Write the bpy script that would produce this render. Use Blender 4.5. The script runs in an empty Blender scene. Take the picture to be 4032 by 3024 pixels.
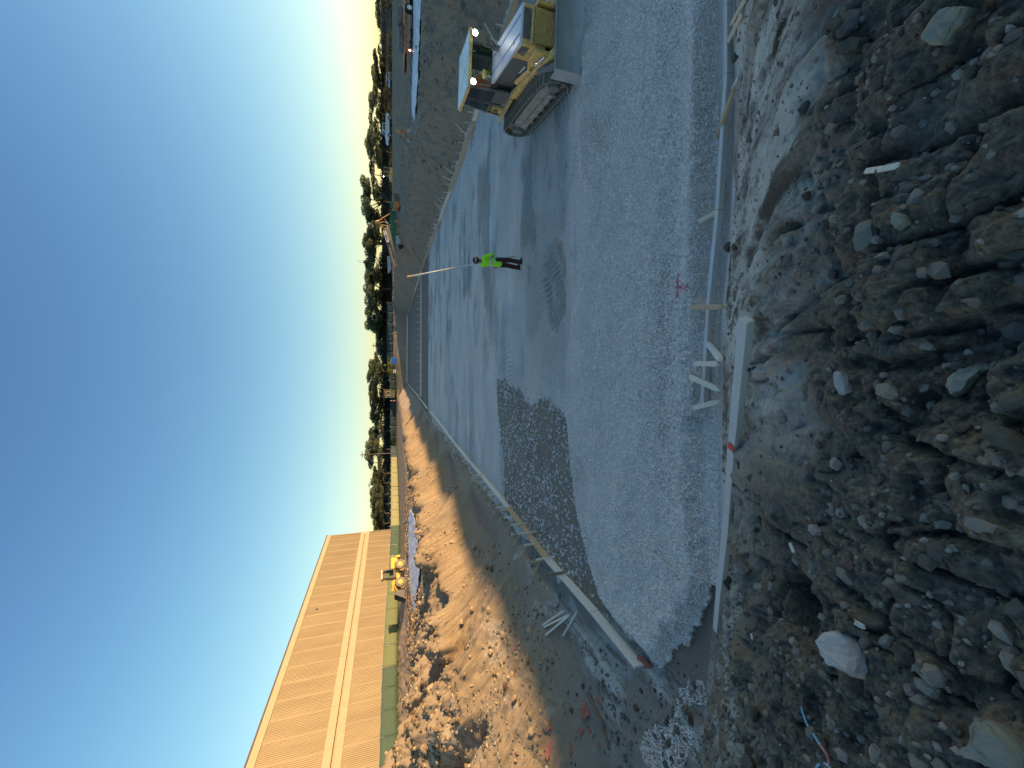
import bpy, math, random
import numpy as np
from mathutils import Vector, Matrix, Euler
R = math.radians
random.seed(7)
rng = np.random.default_rng(11)
scene = bpy.context.scene
COL = scene.collection

# ---------------------------------------------------------------- camera, sky, sun, exposure
CAM_H, FOC, PITCH = 4.6, 1550.0, math.atan(475 / 1550)
cd = bpy.data.cameras.new('camera'); cam = bpy.data.objects.new('camera', cd); COL.objects.link(cam)
cd.sensor_fit = 'HORIZONTAL'; cd.sensor_width = 36.0; cd.lens = 36.0 * FOC / 4032.0
cd.clip_start = 0.05; cd.clip_end = 6000
FWD = Vector((0, math.cos(PITCH), -math.sin(PITCH)))
LX = Vector((0, -math.sin(PITCH), -math.cos(PITCH)))     # image right = down in the world (the phone was held upright)
LY = Vector((1, 0, 0))
cam.matrix_world = Matrix(((LX.x, LY.x, -FWD.x, 0), (LX.y, LY.y, -FWD.y, 0), (LX.z, LY.z, -FWD.z, CAM_H), (0, 0, 0, 1)))
scene.camera = cam
SUN_EL, SUN_AZ = 6.6, 100.0                               # azimuth clockwise from +Y
world = bpy.data.worlds.new('World'); scene.world = world; world.use_nodes = True
wn = world.node_tree.nodes; bg = wn['Background']
sky = wn.new('ShaderNodeTexSky'); sky.sky_type = 'NISHITA'; sky.sun_disc = False
sky.sun_elevation = R(SUN_EL); sky.sun_rotation = R(SUN_AZ); sky.altitude = 100
sky.air_density = 1.0; sky.dust_density = .5; sky.ozone_density = 2.2

# tone of the sky: one colour curve for every direction (deeper blue away from the sun, soft shoulder in the glow)
SKY_PRE, SKY_GAM, SKY_SAT, SKY_GAIN, SKY_SH = .54, 1.46, 1.02, 1.38, .25
lk = world.node_tree.links.new
pre = wn.new('ShaderNodeHueSaturation'); pre.inputs['Saturation'].default_value = SKY_SAT; pre.inputs['Value'].default_value = SKY_PRE
gam = wn.new('ShaderNodeGamma'); gam.inputs[1].default_value = SKY_GAM
vk = wn.new('ShaderNodeVectorMath'); vk.operation = 'MULTIPLY_ADD'; vk.inputs[1].default_value = (SKY_SH, SKY_SH * 1.12, SKY_SH * 1.55); vk.inputs[2].default_value = (1 / SKY_GAIN, 1.06 / SKY_GAIN, .97 / SKY_GAIN)
vd_ = wn.new('ShaderNodeVectorMath'); vd_.operation = 'DIVIDE'
lk(sky.outputs[0], pre.inputs['Color']); lk(pre.outputs[0], gam.inputs[0]); lk(gam.outputs[0], vk.inputs[0]); lk(gam.outputs[0], vd_.inputs[0]); lk(vk.outputs[0], vd_.inputs[1]); lk(vd_.outputs[0], bg.inputs[0]); bg.inputs[1].default_value = 0.15
sd = bpy.data.lights.new('sun', 'SUN'); sun = bpy.data.objects.new('sun', sd); COL.objects.link(sun)
sd.energy = 2.0; sd.angle = R(0.5); sd.color = (1.0, 0.67, 0.37)
sdir = Vector((math.sin(R(SUN_AZ)) * math.cos(R(SUN_EL)), math.cos(R(SUN_AZ)) * math.cos(R(SUN_EL)), math.sin(R(SUN_EL))))
sun.rotation_euler = sdir.to_track_quat('Z', 'Y').to_euler(); sun.location = (60, 5, 30)
scene.view_settings.view_transform = 'Standard'; scene.view_settings.look = 'None'
scene.view_settings.exposure = 2.22; scene.view_settings.gamma = 1.0
scene.view_settings.use_curve_mapping = False
try:
    scene.cycles.use_denoising = True; scene.cycles.max_bounces = 6; scene.cycles.transparent_max_bounces = 12
except Exception: pass

# ---------------------------------------------------------------- helpers
def P(px, py, z=0.0):
    """point of the place seen at photo pixel (px,py) at height z"""
    u = 1512 - py; v = px - 2016
    d = (u, FOC * math.cos(PITCH) - v * math.sin(PITCH), -FOC * math.sin(PITCH) - v * math.cos(PITCH))
    t = (z - CAM_H) / d[2]
    return Vector((d[0] * t, d[1] * t, z))
def PD(px, py, y):
    """point seen at photo pixel (px,py) at distance y"""
    u = 1512 - py; v = px - 2016
    d = (u, FOC * math.cos(PITCH) - v * math.sin(PITCH), -FOC * math.sin(PITCH) - v * math.cos(PITCH))
    t = y / d[1]
    return Vector((d[0] * t, y, CAM_H + d[2] * t))
def hsh(ix, iy, s):
    n = (ix.astype(np.int64) * 374761393 + iy.astype(np.int64) * 668265263 + s * 144269504) & 0xffffffff
    n = ((n ^ (n >> 13)) * 1274126177) & 0xffffffff
    n = n ^ (n >> 16)
    return (n & 0xffffff) / float(0xffffff)
def vn(x, y, s=0):
    x = np.asarray(x, float); y = np.asarray(y, float)
    ix = np.floor(x); iy = np.floor(y); fx = x - ix; fy = y - iy
    fx = fx * fx * fx * (fx * (fx * 6 - 15) + 10); fy = fy * fy * fy * (fy * (fy * 6 - 15) + 10)
    a = hsh(ix, iy, s); b = hsh(ix + 1, iy, s); c = hsh(ix, iy + 1, s); d = hsh(ix + 1, iy + 1, s)
    return ((a * (1 - fx) + b * fx) * (1 - fy) + (c * (1 - fx) + d * fx) * fy) * 2 - 1
def fbm(x, y, o=4, s=0, g=.5):
    t = 0; a = 1; n = 0
    for k in range(o):
        t = t + a * vn(x * 2 ** k + 17.3 * k, y * 2 ** k - 9.1 * k, s + k); n += a; a *= g
    return t / n
def ss(a, b, x):
    t = np.clip((x - a) / (b - a), 0, 1); return t * t * (3 - 2 * t)
def sdpoly(x, y, pts):
    """signed distance to a closed outline, negative inside"""
    d = np.full(np.shape(x), 1e9); ins = np.zeros(np.shape(x), bool); n = len(pts)
    for i in range(n):
        ax, ay = pts[i]; bx, by = pts[(i + 1) % n]
        ex, ey = bx - ax, by - ay; wx, wy = x - ax, y - ay
        t = np.clip((wx * ex + wy * ey) / (ex * ex + ey * ey + 1e-12), 0, 1)
        d = np.minimum(d, (wx - ex * t) ** 2 + (wy - ey * t) ** 2)
        c = ((ay > y) != (by > y)) & (x < (bx - ax) * (y - ay) / ((by - ay) if by != ay else 1e-9) + ax)
        ins ^= c
    return np.sqrt(d) * np.where(ins, -1, 1)
def tag(o, label=None, cat=None, group=None, kind=None):
    if label: o['label'] = label
    if cat: o['category'] = cat
    if group: o['group'] = group
    if kind: o['kind'] = kind
    return o
def thing(name, label, cat, loc=(0, 0, 0), rz=0.0, group=None, rot=None):
    o = bpy.data.objects.new(name, None); COL.objects.link(o); o.empty_display_size = .2
    o.location = loc; o.rotation_euler = rot if rot else (0, 0, rz)
    return tag(o, label, cat, group)
def mesh_np(name, v, f, mat=None, parent=None, smooth=False, attrs=None):
    """fast mesh from arrays; f is (n,k)"""
    me = bpy.data.meshes.new(name); v = np.asarray(v, np.float32); f = np.asarray(f, np.int32)
    me.vertices.add(len(v)); me.vertices.foreach_set('co', v.ravel())
    n, k = f.shape; me.loops.add(n * k); me.loops.foreach_set('vertex_index', f.ravel())
    me.polygons.add(n); me.polygons.foreach_set('loop_start', np.arange(n, dtype=np.int32) * k)
    try: me.polygons.foreach_set('loop_total', np.full(n, k, np.int32))
    except Exception: pass
    me.polygons.foreach_set('use_smooth', np.full(n, smooth))
    if attrs:
        for an, (dom, ty, arr) in attrs.items():
            at = me.attributes.new(an, ty, dom)
            at.data.foreach_set('color' if 'COLOR' in ty else 'value', np.asarray(arr, np.float32).ravel())
    me.update(calc_edges=True); me.validate()
    if mat: me.materials.append(mat)
    o = bpy.data.objects.new(name, me); COL.objects.link(o)
    if parent: o.parent = parent
    return o
class MB:
    def __init__(s): s.v = []; s.f = []
    def add(s, vs, fs):
        b = len(s.v); s.v += [tuple(p) for p in vs]; s.f += [tuple(i + b for i in q) for q in fs]; return s
    def box(s, c, d, rot=None):
        M = rot if isinstance(rot, Matrix) else (Euler(rot).to_matrix() if rot else Matrix.Identity(3))
        c = Vector(c); h = Vector(d) / 2
        vs = [c + M @ Vector((x * h.x, y * h.y, z * h.z)) for z in (-1, 1) for y in (-1, 1) for x in (-1, 1)]
        return s.add(vs, [(0, 2, 3, 1), (4, 5, 7, 6), (0, 1, 5, 4), (2, 6, 7, 3), (0, 4, 6, 2), (1, 3, 7, 5)])
    def bar(s, a, b, w, h, up=(0, 0, 1)):
        a = Vector(a); b = Vector(b); x = (b - a); L = x.length; x.normalize()
        u = Vector(up); y = u.cross(x)
        if y.length < 1e-4: y = Vector((0, 1, 0)).cross(x)
        y.normalize(); z = x.cross(y)
        M = Matrix((x, y, z)).transposed()
        return s.box((a + b) / 2, (L, w, h), M)
    def cyl(s, a, b, r, r2=None, n=12, cap=True):
        a = Vector(a); b = Vector(b); r2 = r if r2 is None else r2
        x = (b - a).normalized(); y = x.orthogonal().normalized(); z = x.cross(y)
        vs = []
        for p, rr in ((a, r), (b, r2)):
            for i in range(n):
                t = 2 * math.pi * i / n; vs.append(p + rr * (math.cos(t) * y + math.sin(t) * z))
        fs = [(i, (i + 1) % n, n + (i + 1) % n, n + i) for i in range(n)]
        if cap: fs += [tuple(range(n))[::-1], tuple(range(n, 2 * n))]
        return s.add(vs, fs)
    def tube(s, pts, r, n=6):
        for i in range(len(pts) - 1): s.cyl(pts[i], pts[i + 1], r, n=n)
        return s
    def prism(s, prof, a, b, axis='y'):
        """outline of (p,q) pairs swept from a to b along an axis; y: (x,z) outline, x: (y,z), z: (x,y)"""
        n = len(prof)
        def m(p, q, t): return {'y': (p, t, q), 'x': (t, p, q), 'z': (p, q, t)}[axis]
        vs = [m(p, q, a) for p, q in prof] + [m(p, q, b) for p, q in prof]
        fs = [(i, (i + 1) % n, n + (i + 1) % n, n + i) for i in range(n)] + [tuple(range(n))[::-1], tuple(range(n, 2 * n))]
        return s.add(vs, fs)
    def sph(s, c, r, n=10, m=6, sc=(1, 1, 1)):
        c = Vector(c); vs = []
        for j in range(1, m):
            for i in range(n):
                t = 2 * math.pi * i / n; p = math.pi * j / m
                vs.append(c + Vector((sc[0] * r * math.sin(p) * math.cos(t), sc[1] * r * math.sin(p) * math.sin(t), sc[2] * r * math.cos(p))))
        vs += [c + Vector((0, 0, r * sc[2])), c - Vector((0, 0, r * sc[2]))]; k = len(vs)
        fs = [(j * n + i, j * n + (i + 1) % n, (j + 1) * n + (i + 1) % n, (j + 1) * n + i) for j in range(m - 2) for i in range(n)]
        fs += [(k - 2, (i + 1) % n, i) for i in range(n)] + [(k - 1, (m - 2) * n + i, (m - 2) * n + (i + 1) % n) for i in range(n)]
        return s.add(vs, fs)
    def mesh(s, name, mat, smooth=False):
        me = bpy.data.meshes.new(name); me.from_pydata(s.v, [], s.f); me.materials.append(mat)
        if smooth: me.polygons.foreach_set('use_smooth', [True] * len(me.polygons))
        import bmesh
        b = bmesh.new(); b.from_mesh(me); bmesh.ops.recalc_face_normals(b, faces=b.faces); b.to_mesh(me); b.free()
        return me
    def build(s, name, mat, parent=None, smooth=False, bevel=0.0, label=None):
        o = bpy.data.objects.new(name, s.mesh(name, mat, smooth)); COL.objects.link(o)
        if parent: o.parent = parent
        if bevel:
            m = o.modifiers.new('bevel', 'BEVEL'); m.width = bevel; m.segments = 2; m.limit_method = 'ANGLE'
        if label: o['label'] = label
        return o
def linked(name, me, parent=None, loc=(0, 0, 0), rot=(0, 0, 0), sc=(1, 1, 1)):
    o = bpy.data.objects.new(name, me); COL.objects.link(o); o.parent = parent
    o.location = loc; o.rotation_euler = rot; o.scale = sc
    return o
def copy_tree(o, parent=None, mirror=False):
    c = o.copy(); COL.objects.link(c); c.parent = parent
    for ch in list(o.children): copy_tree(ch, c)
    return c

# ---------------------------------------------------------------- materials
class NT:
    def __init__(s, name):
        s.m = bpy.data.materials.new(name); s.m.use_nodes = True; s.t = s.m.node_tree; s.n = s.t.nodes; s.b = s.n['Principled BSDF']
    def new(s, ty, **kw):
        n = s.n.new(ty)
        for k, v in kw.items(): setattr(n, k, v)
        return n
    def l(s, a, b): s.t.links.new(a, b)
    def noise(s, scale, det=5, rough=.6, vec=None, dist=0.0):
        n = s.new('ShaderNodeTexNoise'); n.inputs['Scale'].default_value = scale; n.inputs['Detail'].default_value = det
        n.inputs['Roughness'].default_value = rough; n.inputs['Distortion'].default_value = dist
        if vec: s.l(vec, n.inputs['Vector'])
        return n.outputs[0]
    def voro(s, scale, vec=None, out='Color', feat='F1'):
        n = s.new('ShaderNodeTexVoronoi'); n.feature = feat; n.inputs['Scale'].default_value = scale
        if vec: s.l(vec, n.inputs['Vector'])
        return n.outputs[out]
    def ramp(s, fac, stops):
        n = s.new('ShaderNodeValToRGB'); e = n.color_ramp.elements
        while len(e) > 1: e.remove(e[0])
        for i, (p, c) in enumerate(stops):
            el = e[0] if i == 0 else e.new(p)
            el.position = p; el.color = (*c, 1) if len(c) == 3 else c
        s.l(fac, n.inputs[0]); return n.outputs[0]
    def mix(s, fac, a, b, mode='MIX'):
        n = s.new('ShaderNodeMix', data_type='RGBA', blend_type=mode)
        for i, x in ((0, fac), (6, a), (7, b)):
            if isinstance(x, (int, float)): n.inputs[i].default_value = x
            elif isinstance(x, tuple): n.inputs[i].default_value = (*x, 1)
            else: s.l(x, n.inputs[i])
        return n.outputs[2]
    def math(s, op, a, b=0.0, c=0.0):
        n = s.new('ShaderNodeMath', operation=op)
        for i, x in enumerate((a, b, c)):
            if isinstance(x, (int, float)): n.inputs[i].default_value = x
            else: s.l(x, n.inputs[i])
        return n.outputs[0]
    def attr(s, name, out='Fac'):
        n = s.new('ShaderNodeAttribute'); n.attribute_name = name; return n.outputs[out]
    def pos(s): return s.new('ShaderNodeNewGeometry').outputs['Position']
    def obj(s): return s.new('ShaderNodeTexCoord').outputs['Object']
    def bump(s, h, strength=.5, dist=.02, norm=None):
        n = s.new('ShaderNodeBump'); n.inputs['Strength'].default_value = strength; n.inputs['Distance'].default_value = dist
        s.l(h, n.inputs['Height'])
        if norm: s.l(norm, n.inputs['Normal'])
        return n.outputs[0]
    def fin(s, col=None, rough=.9, metal=0.0, norm=None, spec=.3):
        if col is not None:
            if isinstance(col, tuple): s.b.inputs['Base Color'].default_value = (*col, 1)
            else: s.l(col, s.b.inputs['Base Color'])
        if isinstance(rough, (int, float)): s.b.inputs['Roughness'].default_value = rough
        else: s.l(rough, s.b.inputs['Roughness'])
        s.b.inputs['Metallic'].default_value = metal; s.b.inputs['Specular IOR Level'].default_value = spec
        if norm: s.l(norm, s.b.inputs['Normal'])
        return s.m
def mat_plain(name, col, rough=.6, metal=0.0, var=.25, scale=6.0, dirt=None, dirt_amt=.5, spec=.4, bump=.1):
    t = NT(name); v = t.obj(); n = t.noise(scale, 6, .65, v)
    c = t.mix(t.ramp(n, [(.3, (0, 0, 0)), (.7, (1, 1, 1))]), tuple(x * (1 - var) for x in col), tuple(min(1, x * (1 + var)) for x in col))
    if dirt:
        d = t.ramp(t.noise(scale * .6, 8, .75, v, .4), [(1 - dirt_amt - .12, (0, 0, 0)), (1 - dirt_amt + .12, (1, 1, 1))])
        c = t.mix(d, c, dirt)
        r = t.mix(d, (rough,) * 3, (.95,) * 3)
        return t.fin(c, r, metal, t.bump(n, bump, .01), spec)
    return t.fin(c, rough, metal, t.bump(n, bump, .01), spec)
M = {}
M['yellow'] = mat_plain('machine_yellow_paint', (.76, .47, .14), .45, dirt=(.36, .28, .18), dirt_amt=.40)
M['yellow_far'] = mat_plain('bright_yellow_paint', (.75, .42, .05), .4, var=.12)
M['hood_glare'] = mat_plain('hood_painted_sky_glare', (.58, .60, .62), .42, var=.06)  # pale grey stands for sky glare, painted onto the yellow hood
M['roof_white'] = mat_plain('white_roof_paint', (.70, .74, .68), .5, var=.25, scale=3, dirt=(.3, .32, .28), dirt_amt=.32)
M['dark'] = mat_plain('dark_dusty_steel', (.11, .10, .09), .6, dirt=(.24, .21, .165), dirt_amt=.42)
M['black'] = mat_plain('black_rubber', (.022, .022, .022), .7)
M['panel'] = mat_plain('dark_grey_side_panel', (.13, .125, .12), .5, var=.1, dirt=(.2, .18, .15), dirt_amt=.3)
M['steel'] = mat_plain('worn_track_steel', (.17, .165, .155), .5, .15, dirt=(.25, .235, .21), dirt_amt=.5)
M['mudsteel'] = mat_plain('mud_caked_steel', (.30, .26, .20), .9, dirt=(.16, .135, .10), dirt_amt=.5, scale=9)
M['chrome'] = mat_plain('chrome_rod', (.85, .85, .85), .12, 1.0, var=.03)
M['grille'] = mat_plain('grille_paint', (.30, .25, .11), .6, dirt=(.12, .1, .07), dirt_amt=.4)
M['blade'] = mat_plain('worn_blade_steel', (.40, .43, .42), .38, .1, dirt=(.46, .46, .43), dirt_amt=.45, scale=3)
M['blade_edge'] = mat_plain('polished_cutting_edge', (.42, .45, .48), .35, .5)
M['skin'] = mat_plain('skin', (.22, .11, .07), .55, var=.08, scale=20)
M['lime'] = mat_plain('lime_safety_cloth', (.36, .85, .04), .8, var=.14, scale=14)
M['orange'] = mat_plain('orange_safety_cloth', (.85, .22, .06), .8, var=.1)
M['reflective'] = mat_plain('reflective_tape', (.55, .58, .55), .4)
M['brown_cloth'] = mat_plain('dark_brown_work_cloth', (.055, .022, .019), .9, var=.3, scale=15)
M['helmet'] = mat_plain('dark_brown_hard_hat', (.085, .035, .03), .4, var=.1)
M['boot'] = mat_plain('boot_leather', (.045, .04, .03), .8)
M['white'] = mat_plain('white_paint', (.72, .72, .70), .5, var=.06)
M['rod'] = mat_plain('grey_fibreglass_rod', (.55, .55, .48), .35, var=.1)
M['blue'] = mat_plain('blue_plastic', (.05, .17, .48), .5, var=.08)
M['green'] = mat_plain('green_machine_paint', (.03, .14, .075), .5, var=.2, dirt=(.13, .13, .1), dirt_amt=.3)
M['tan'] = mat_plain('dusty_tan_steel', (.30, .23, .17), .7, var=.15)
M['orange_paint'] = mat_plain('orange_machine_paint', (.50, .18, .06), .5, dirt=(.2, .14, .1), dirt_amt=.3)
M['red_steel'] = mat_plain('rusty_red_steel', (.24, .10, .06), .6, var=.2)
M['gold'] = mat_plain('ochre_steel', (.62, .36, .12), .5, var=.1)
M['grey_plate'] = mat_plain('pale_grey_plate', (.36, .39, .42), .5, var=.1)
M['car_white'] = mat_plain('white_car_paint', (.62, .65, .68), .25, var=.03)
M['car_silver'] = mat_plain('silver_car_paint', (.35, .40, .44), .25, .4, var=.03)
M['pink'] = mat_plain('pink_marking_spray', (.62, .14, .22), .8, var=.3, scale=30)
M['red'] = mat_plain('red_plastic', (.65, .03, .04), .5)
M['pole'] = mat_plain('grey_pole_wood', (.10, .09, .08), .9)
M['wire'] = mat_plain('wire_black', (.05, .05, .05), .8)
M['rope_blue'] = mat_plain('light_blue_cord', (.25, .52, .60), .7, var=.15, scale=40)
M['rope_red'] = mat_plain('faded_red_cord', (.60, .22, .20), .7, var=.15, scale=40)
def glass():
    t = NT('tinted_cab_glass'); b = t.b
    b.inputs['Base Color'].default_value = (.30, .36, .34, 1); b.inputs['Roughness'].default_value = .04
    tr = t.new('ShaderNodeBsdfTransparent'); tr.inputs[0].default_value = (.92, .95, .93, 1)
    gl = t.new('ShaderNodeBsdfGlossy'); gl.inputs['Roughness'].default_value = .05; gl.inputs[0].default_value = (.9, .9, .9, 1)
    fr = t.new('ShaderNodeFresnel'); fr.inputs[0].default_value = 1.6
    mx = t.new('ShaderNodeMixShader'); t.l(fr.outputs[0], mx.inputs[0]); t.l(tr.outputs[0], mx.inputs[1]); t.l(gl.outputs[0], mx.inputs[2])
    t.l(mx.outputs[0], t.n['Material Output'].inputs[0]); return t.m
M['glass'] = glass()
def lamp_mat(name, col, s):
    t = NT(name); t.b.inputs['Emission Color'].default_value = (*col, 1); t.b.inputs['Emission Strength'].default_value = s
    t.b.inputs['Base Color'].default_value = (.9, .9, .9, 1); return t.m
M['lamp'] = lamp_mat('lit_headlamp_lens', (1, .95, .85), 14)
def wood(name, a, b, dirt=(.16, .13, .10), amt=.3, sc=3.0):
    t = NT(name); v = t.obj(); mp = t.new('ShaderNodeMapping'); mp.inputs['Scale'].default_value = (.6, 9, 9); t.l(v, mp.inputs[0])
    g = t.noise(sc * 3, 8, .7, mp.outputs[0], .8); c = t.mix(t.ramp(g, [(.35, (0, 0, 0)), (.7, (1, 1, 1))]), a, b)
    oi = t.new('ShaderNodeObjectInfo'); c = t.mix(t.math('MULTIPLY', oi.outputs['Random'], .32), c, (.50, .38, .23))
    d = t.ramp(t.noise(sc, 7, .75, v), [(1 - amt - .1, (0, 0, 0)), (1 - amt + .15, (1, 1, 1))])
    return t.fin(t.mix(d, c, dirt), .85, 0, t.bump(g, .25, .004), .2)
M['wood'] = wood('sawn_pine', (.62, .55, .42), (.86, .79, .65))
M['wood_grey'] = wood('weathered_grey_board', (.60, .59, .53), (.80, .78, .71), amt=.14)
M['wood_warm'] = wood('dirty_warm_pine', (.42, .30, .17), (.62, .46, .28))
M['wood_old'] = wood('old_rotten_wood', (.12, .095, .065), (.26, .21, .15), amt=.4)
M['brick'] = mat_plain('broken_red_brick', (.34, .14, .10), .95, var=.25, scale=12, dirt=(.13, .10, .08), dirt_amt=.36, bump=.4)

# soil, clay, gravel in one procedural ground material, steered by what lies where
def ground_mat():
    t = NT('earth_and_gravel'); p = t.pos()
    n1 = t.noise(.55, 7, .62, p); n2 = t.noise(5.0, 8, .7, p); n3 = t.noise(38, 6, .7, p); n4 = t.noise(1.7, 6, .6, p, .6)
    mpx = t.new('ShaderNodeMapping'); mpx.inputs['Scale'].default_value = (.20, .80, 1); t.l(p, mpx.inputs[0]); nx = t.noise(1.0, 7, .68, mpx.outputs[0], .35)
    mps = t.new('ShaderNodeMapping'); mps.inputs['Rotation'].default_value = (0, 0, R(24)); mps.inputs['Scale'].default_value = (.35, 5.5, .35); t.l(p, mps.inputs[0]); nst = t.noise(1.3, 6, .65, mps.outputs[0], .3)
    mpn = t.new('ShaderNodeMapping'); mpn.inputs['Rotation'].default_value = (0, 0, R(-8)); mpn.inputs['Scale'].default_value = (2.6, .7, .7); t.l(p, mpn.inputs[0]); mpn_ = mpn.outputs[0]
    soil = t.mix(t.ramp(n1, [(.35, (0, 0, 0)), (.65, (1, 1, 1))]), (.22, .175, .12), (.34, .275, .195))
    soil = t.mix(t.ramp(n2, [(.38, (0, 0, 0)), (.62, (1, 1, 1))]), soil, (.29, .23, .16))
    clay = t.mix(t.ramp(n2, [(.3, (0, 0, 0)), (.7, (1, 1, 1))]), (.54, .52, .43), (.72, .69, .57))
    humus = t.mix(t.ramp(n3, [(.3, (0, 0, 0)), (.7, (1, 1, 1))]), (.040, .031, .021), (.27, .215, .145))
    lit = t.mix(t.ramp(n2, [(.3, (0, 0, 0)), (.7, (1, 1, 1))]), (.22, .15, .075), (.43, .315, .17))
    clay = t.mix(t.ramp(t.noise(1.5, 9, .72, mpn_), [(.40, (.95, .95, .95)), (.52, (0, 0, 0))]), clay, (.085, .07, .05)); clay = t.mix(t.ramp(t.noise(11, 7, .75, p), [(.36, (.8, .8, .8)), (.46, (0, 0, 0))]), clay, (.10, .085, .062))  # dark soil streaks along the grooves, with crevice shade put into the colour
    c = t.mix(t.attr('clay'), soil, clay)
    lit = t.mix(t.ramp(nst, [(.38, (.85, .85, .85)), (.54, (0, 0, 0))]), lit, (.17, .115, .062)); lit = t.mix(t.ramp(n1, [(.50, (0, 0, 0)), (.66, (.7, .7, .7))]), lit, (.20, .14, .08))
    c = t.mix(t.attr('pale'), c, lit)  # warmer, brighter soil on the left bank: low sunlight put into the colour
    c = t.mix(t.attr('humus'), c, humus)
    brown = t.mix(n4, (.17, .12, .088), (.29, .215, .165))
    c = t.mix(t.attr('brown'), c, brown)
    # gravel: single stones in colour
    vo = t.voro(34, p); sep = t.new('ShaderNodeSeparateColor'); t.l(vo, sep.inputs[0])
    vd = t.voro(34, p, 'Distance')
    g = t.ramp(sep.outputs[0], [(0, (.50, .44, .36)), (.45, (.80, .715, .60)), (.85, (.78, .71, .62)), (1, (.88, .84, .78))])
    g = t.mix(t.ramp(vd, [(.25, (0, 0, 0)), (.62, (1, 1, 1))]), g, (.54, .49, .42))
    g = t.mix(t.ramp(n4, [(.42, (0, 0, 0)), (.72, (.55, .55, .55))]), g, (.52, .47, .40))
    fines = t.mix(n2, (.54, .48, .395), (.74, .66, .545))
    g = t.mix(t.attr('fines'), g, fines)
    g = t.mix(t.ramp(nx, [(.36, (0, 0, 0)), (.50, (.0, .0, .0)), (.72, (.42, .42, .42))]), g, (.46, .41, .34)); g = t.mix(t.ramp(nx, [(.30, (.5, .5, .5)), (.44, (0, 0, 0))]), g, (.86, .82, .76))
    g = t.mix(t.math('MULTIPLY', t.math('MULTIPLY', t.attr('stain'), .95), t.ramp(n2, [(.30, (.45, .45, .45)), (.62, (1, 1, 1))])), g, (.27, .23, .18))
    gm = t.math('ADD', t.attr('gravel'), t.math('MULTIPLY', t.math('SUBTRACT', n2, .5), .7))
    gm = t.ramp(gm, [(.44, (0, 0, 0)), (.56, (1, 1, 1))])
    c = t.mix(gm, c, g)
    h = t.math('ADD', t.math('MULTIPLY', n3, .6), n2)
    h = t.math('ADD', h, t.math('MULTIPLY', t.math('MULTIPLY', nst, t.attr('pale')), 2.2)); nb = t.bump(h, .6, .055); nb = t.bump(t.math('MULTIPLY', t.math('SUBTRACT', 1.0, vd), gm), .55, .012, nb)
    wet = t.attr('wet'); r = t.math('SUBTRACT', .95, t.math('MULTIPLY', wet, .45))
    return t.fin(c, r, 0, nb, .25)
M['ground'] = ground_mat()
def stone_mat(name, lo, hi, scale=18, rough=.9, moss=None):
    t = NT(name); v = t.obj(); n = t.noise(scale, 8, .7, v); n2 = t.noise(scale * .25, 4, .6, v)
    c = t.mix(t.ramp(n, [(.3, (0, 0, 0)), (.7, (1, 1, 1))]), lo, hi)
    at = t.attr('tint', 'Color'); oi = t.new('ShaderNodeObjectInfo')
    c = t.mix(t.ramp(n2, [(.4, (0, 0, 0)), (.7, (.6, .6, .6))]), c, tuple(x * .45 for x in lo))
    c = t.mix(t.math('MULTIPLY', oi.outputs['Random'], .6), c, tuple(x * .55 for x in lo))
    return t.fin(c, rough, 0, t.bump(n, .5, .012), .25)
M['stone_grey'] = stone_mat('grey_field_stone', (.07, .062, .045), (.23, .21, .16))
M['stone_white'] = stone_mat('white_quartz_stone', (.44, .40, .345), (.72, .68, .61), 10)
M['stone_pale'] = stone_mat('pale_greenish_stone', (.22, .215, .16), (.44, .425, .33), 8)
M['stone_red'] = stone_mat('reddish_stone', (.13, .075, .055), (.25, .16, .125))
M['caked'] = mat_plain('dry_caked_mud', (.42, .37, .30), .95, dirt=(.24, .20, .155), dirt_amt=.45, scale=8, bump=.4)
M['clod'] = stone_mat('earth_clod', (.09, .08, .06), (.22, .195, .155))
def tint_mat(name, a, b, rough=.95):
    t = NT(name); at = t.attr('tint'); n = t.noise(30, 5, .7, t.pos())
    c = t.mix(at, a, b); c = t.mix(t.math('MULTIPLY', n, .22), c, tuple(x * .5 for x in a))
    return t.fin(c, rough, 0, t.bump(n, .4, .01), .25)
M['chips'] = tint_mat('crushed_gravel_chips', (.60, .535, .44), (.95, .89, .80), .8)
M['cobbles'] = tint_mat('exposed_coarse_stones', (.30, .28, .25), (.70, .66, .60))
M['clods_pale'] = tint_mat('sunlit_tan_clods', (.13, .09, .05), (.46, .34, .195))
M['clods_dark'] = tint_mat('dark_crumbs_of_earth', (.13, .108, .08), (.36, .31, .24))
M['bank_clods'] = tint_mat('grey_brown_bank_clods', (.16, .13, .09), (.38, .32, .235))
M['pebbles'] = tint_mat('mixed_pebbles', (.10, .088, .064), (.40, .365, .29))
def water_mat():
    t = NT('still_muddy_water'); n = t.noise(2.2, 3, .5, t.pos())
    return t.fin((.05, .048, .042), .06, 0, t.bump(n, .04, .02), .5)
M['water'] = water_mat()

def sheet_mat():
    t = NT('pale_plastic_sheeting'); p = t.pos(); n = t.noise(1.6, 5, .6, p, .6); n2 = t.noise(5, 6, .7, p)
    c = t.mix(t.ramp(n, [(.42, (0, 0, 0)), (.6, (1, 1, 1))]), (.40, .44, .50), (.66, .66, .66)); c = t.mix(t.ramp(n2, [(.60, (0, 0, 0)), (.70, (.8, .8, .8))]), c, (.30, .24, .17))
    return t.fin(c, .45, 0, t.bump(n, .5, .1), .4)
M['sheet'] = sheet_mat()
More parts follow.
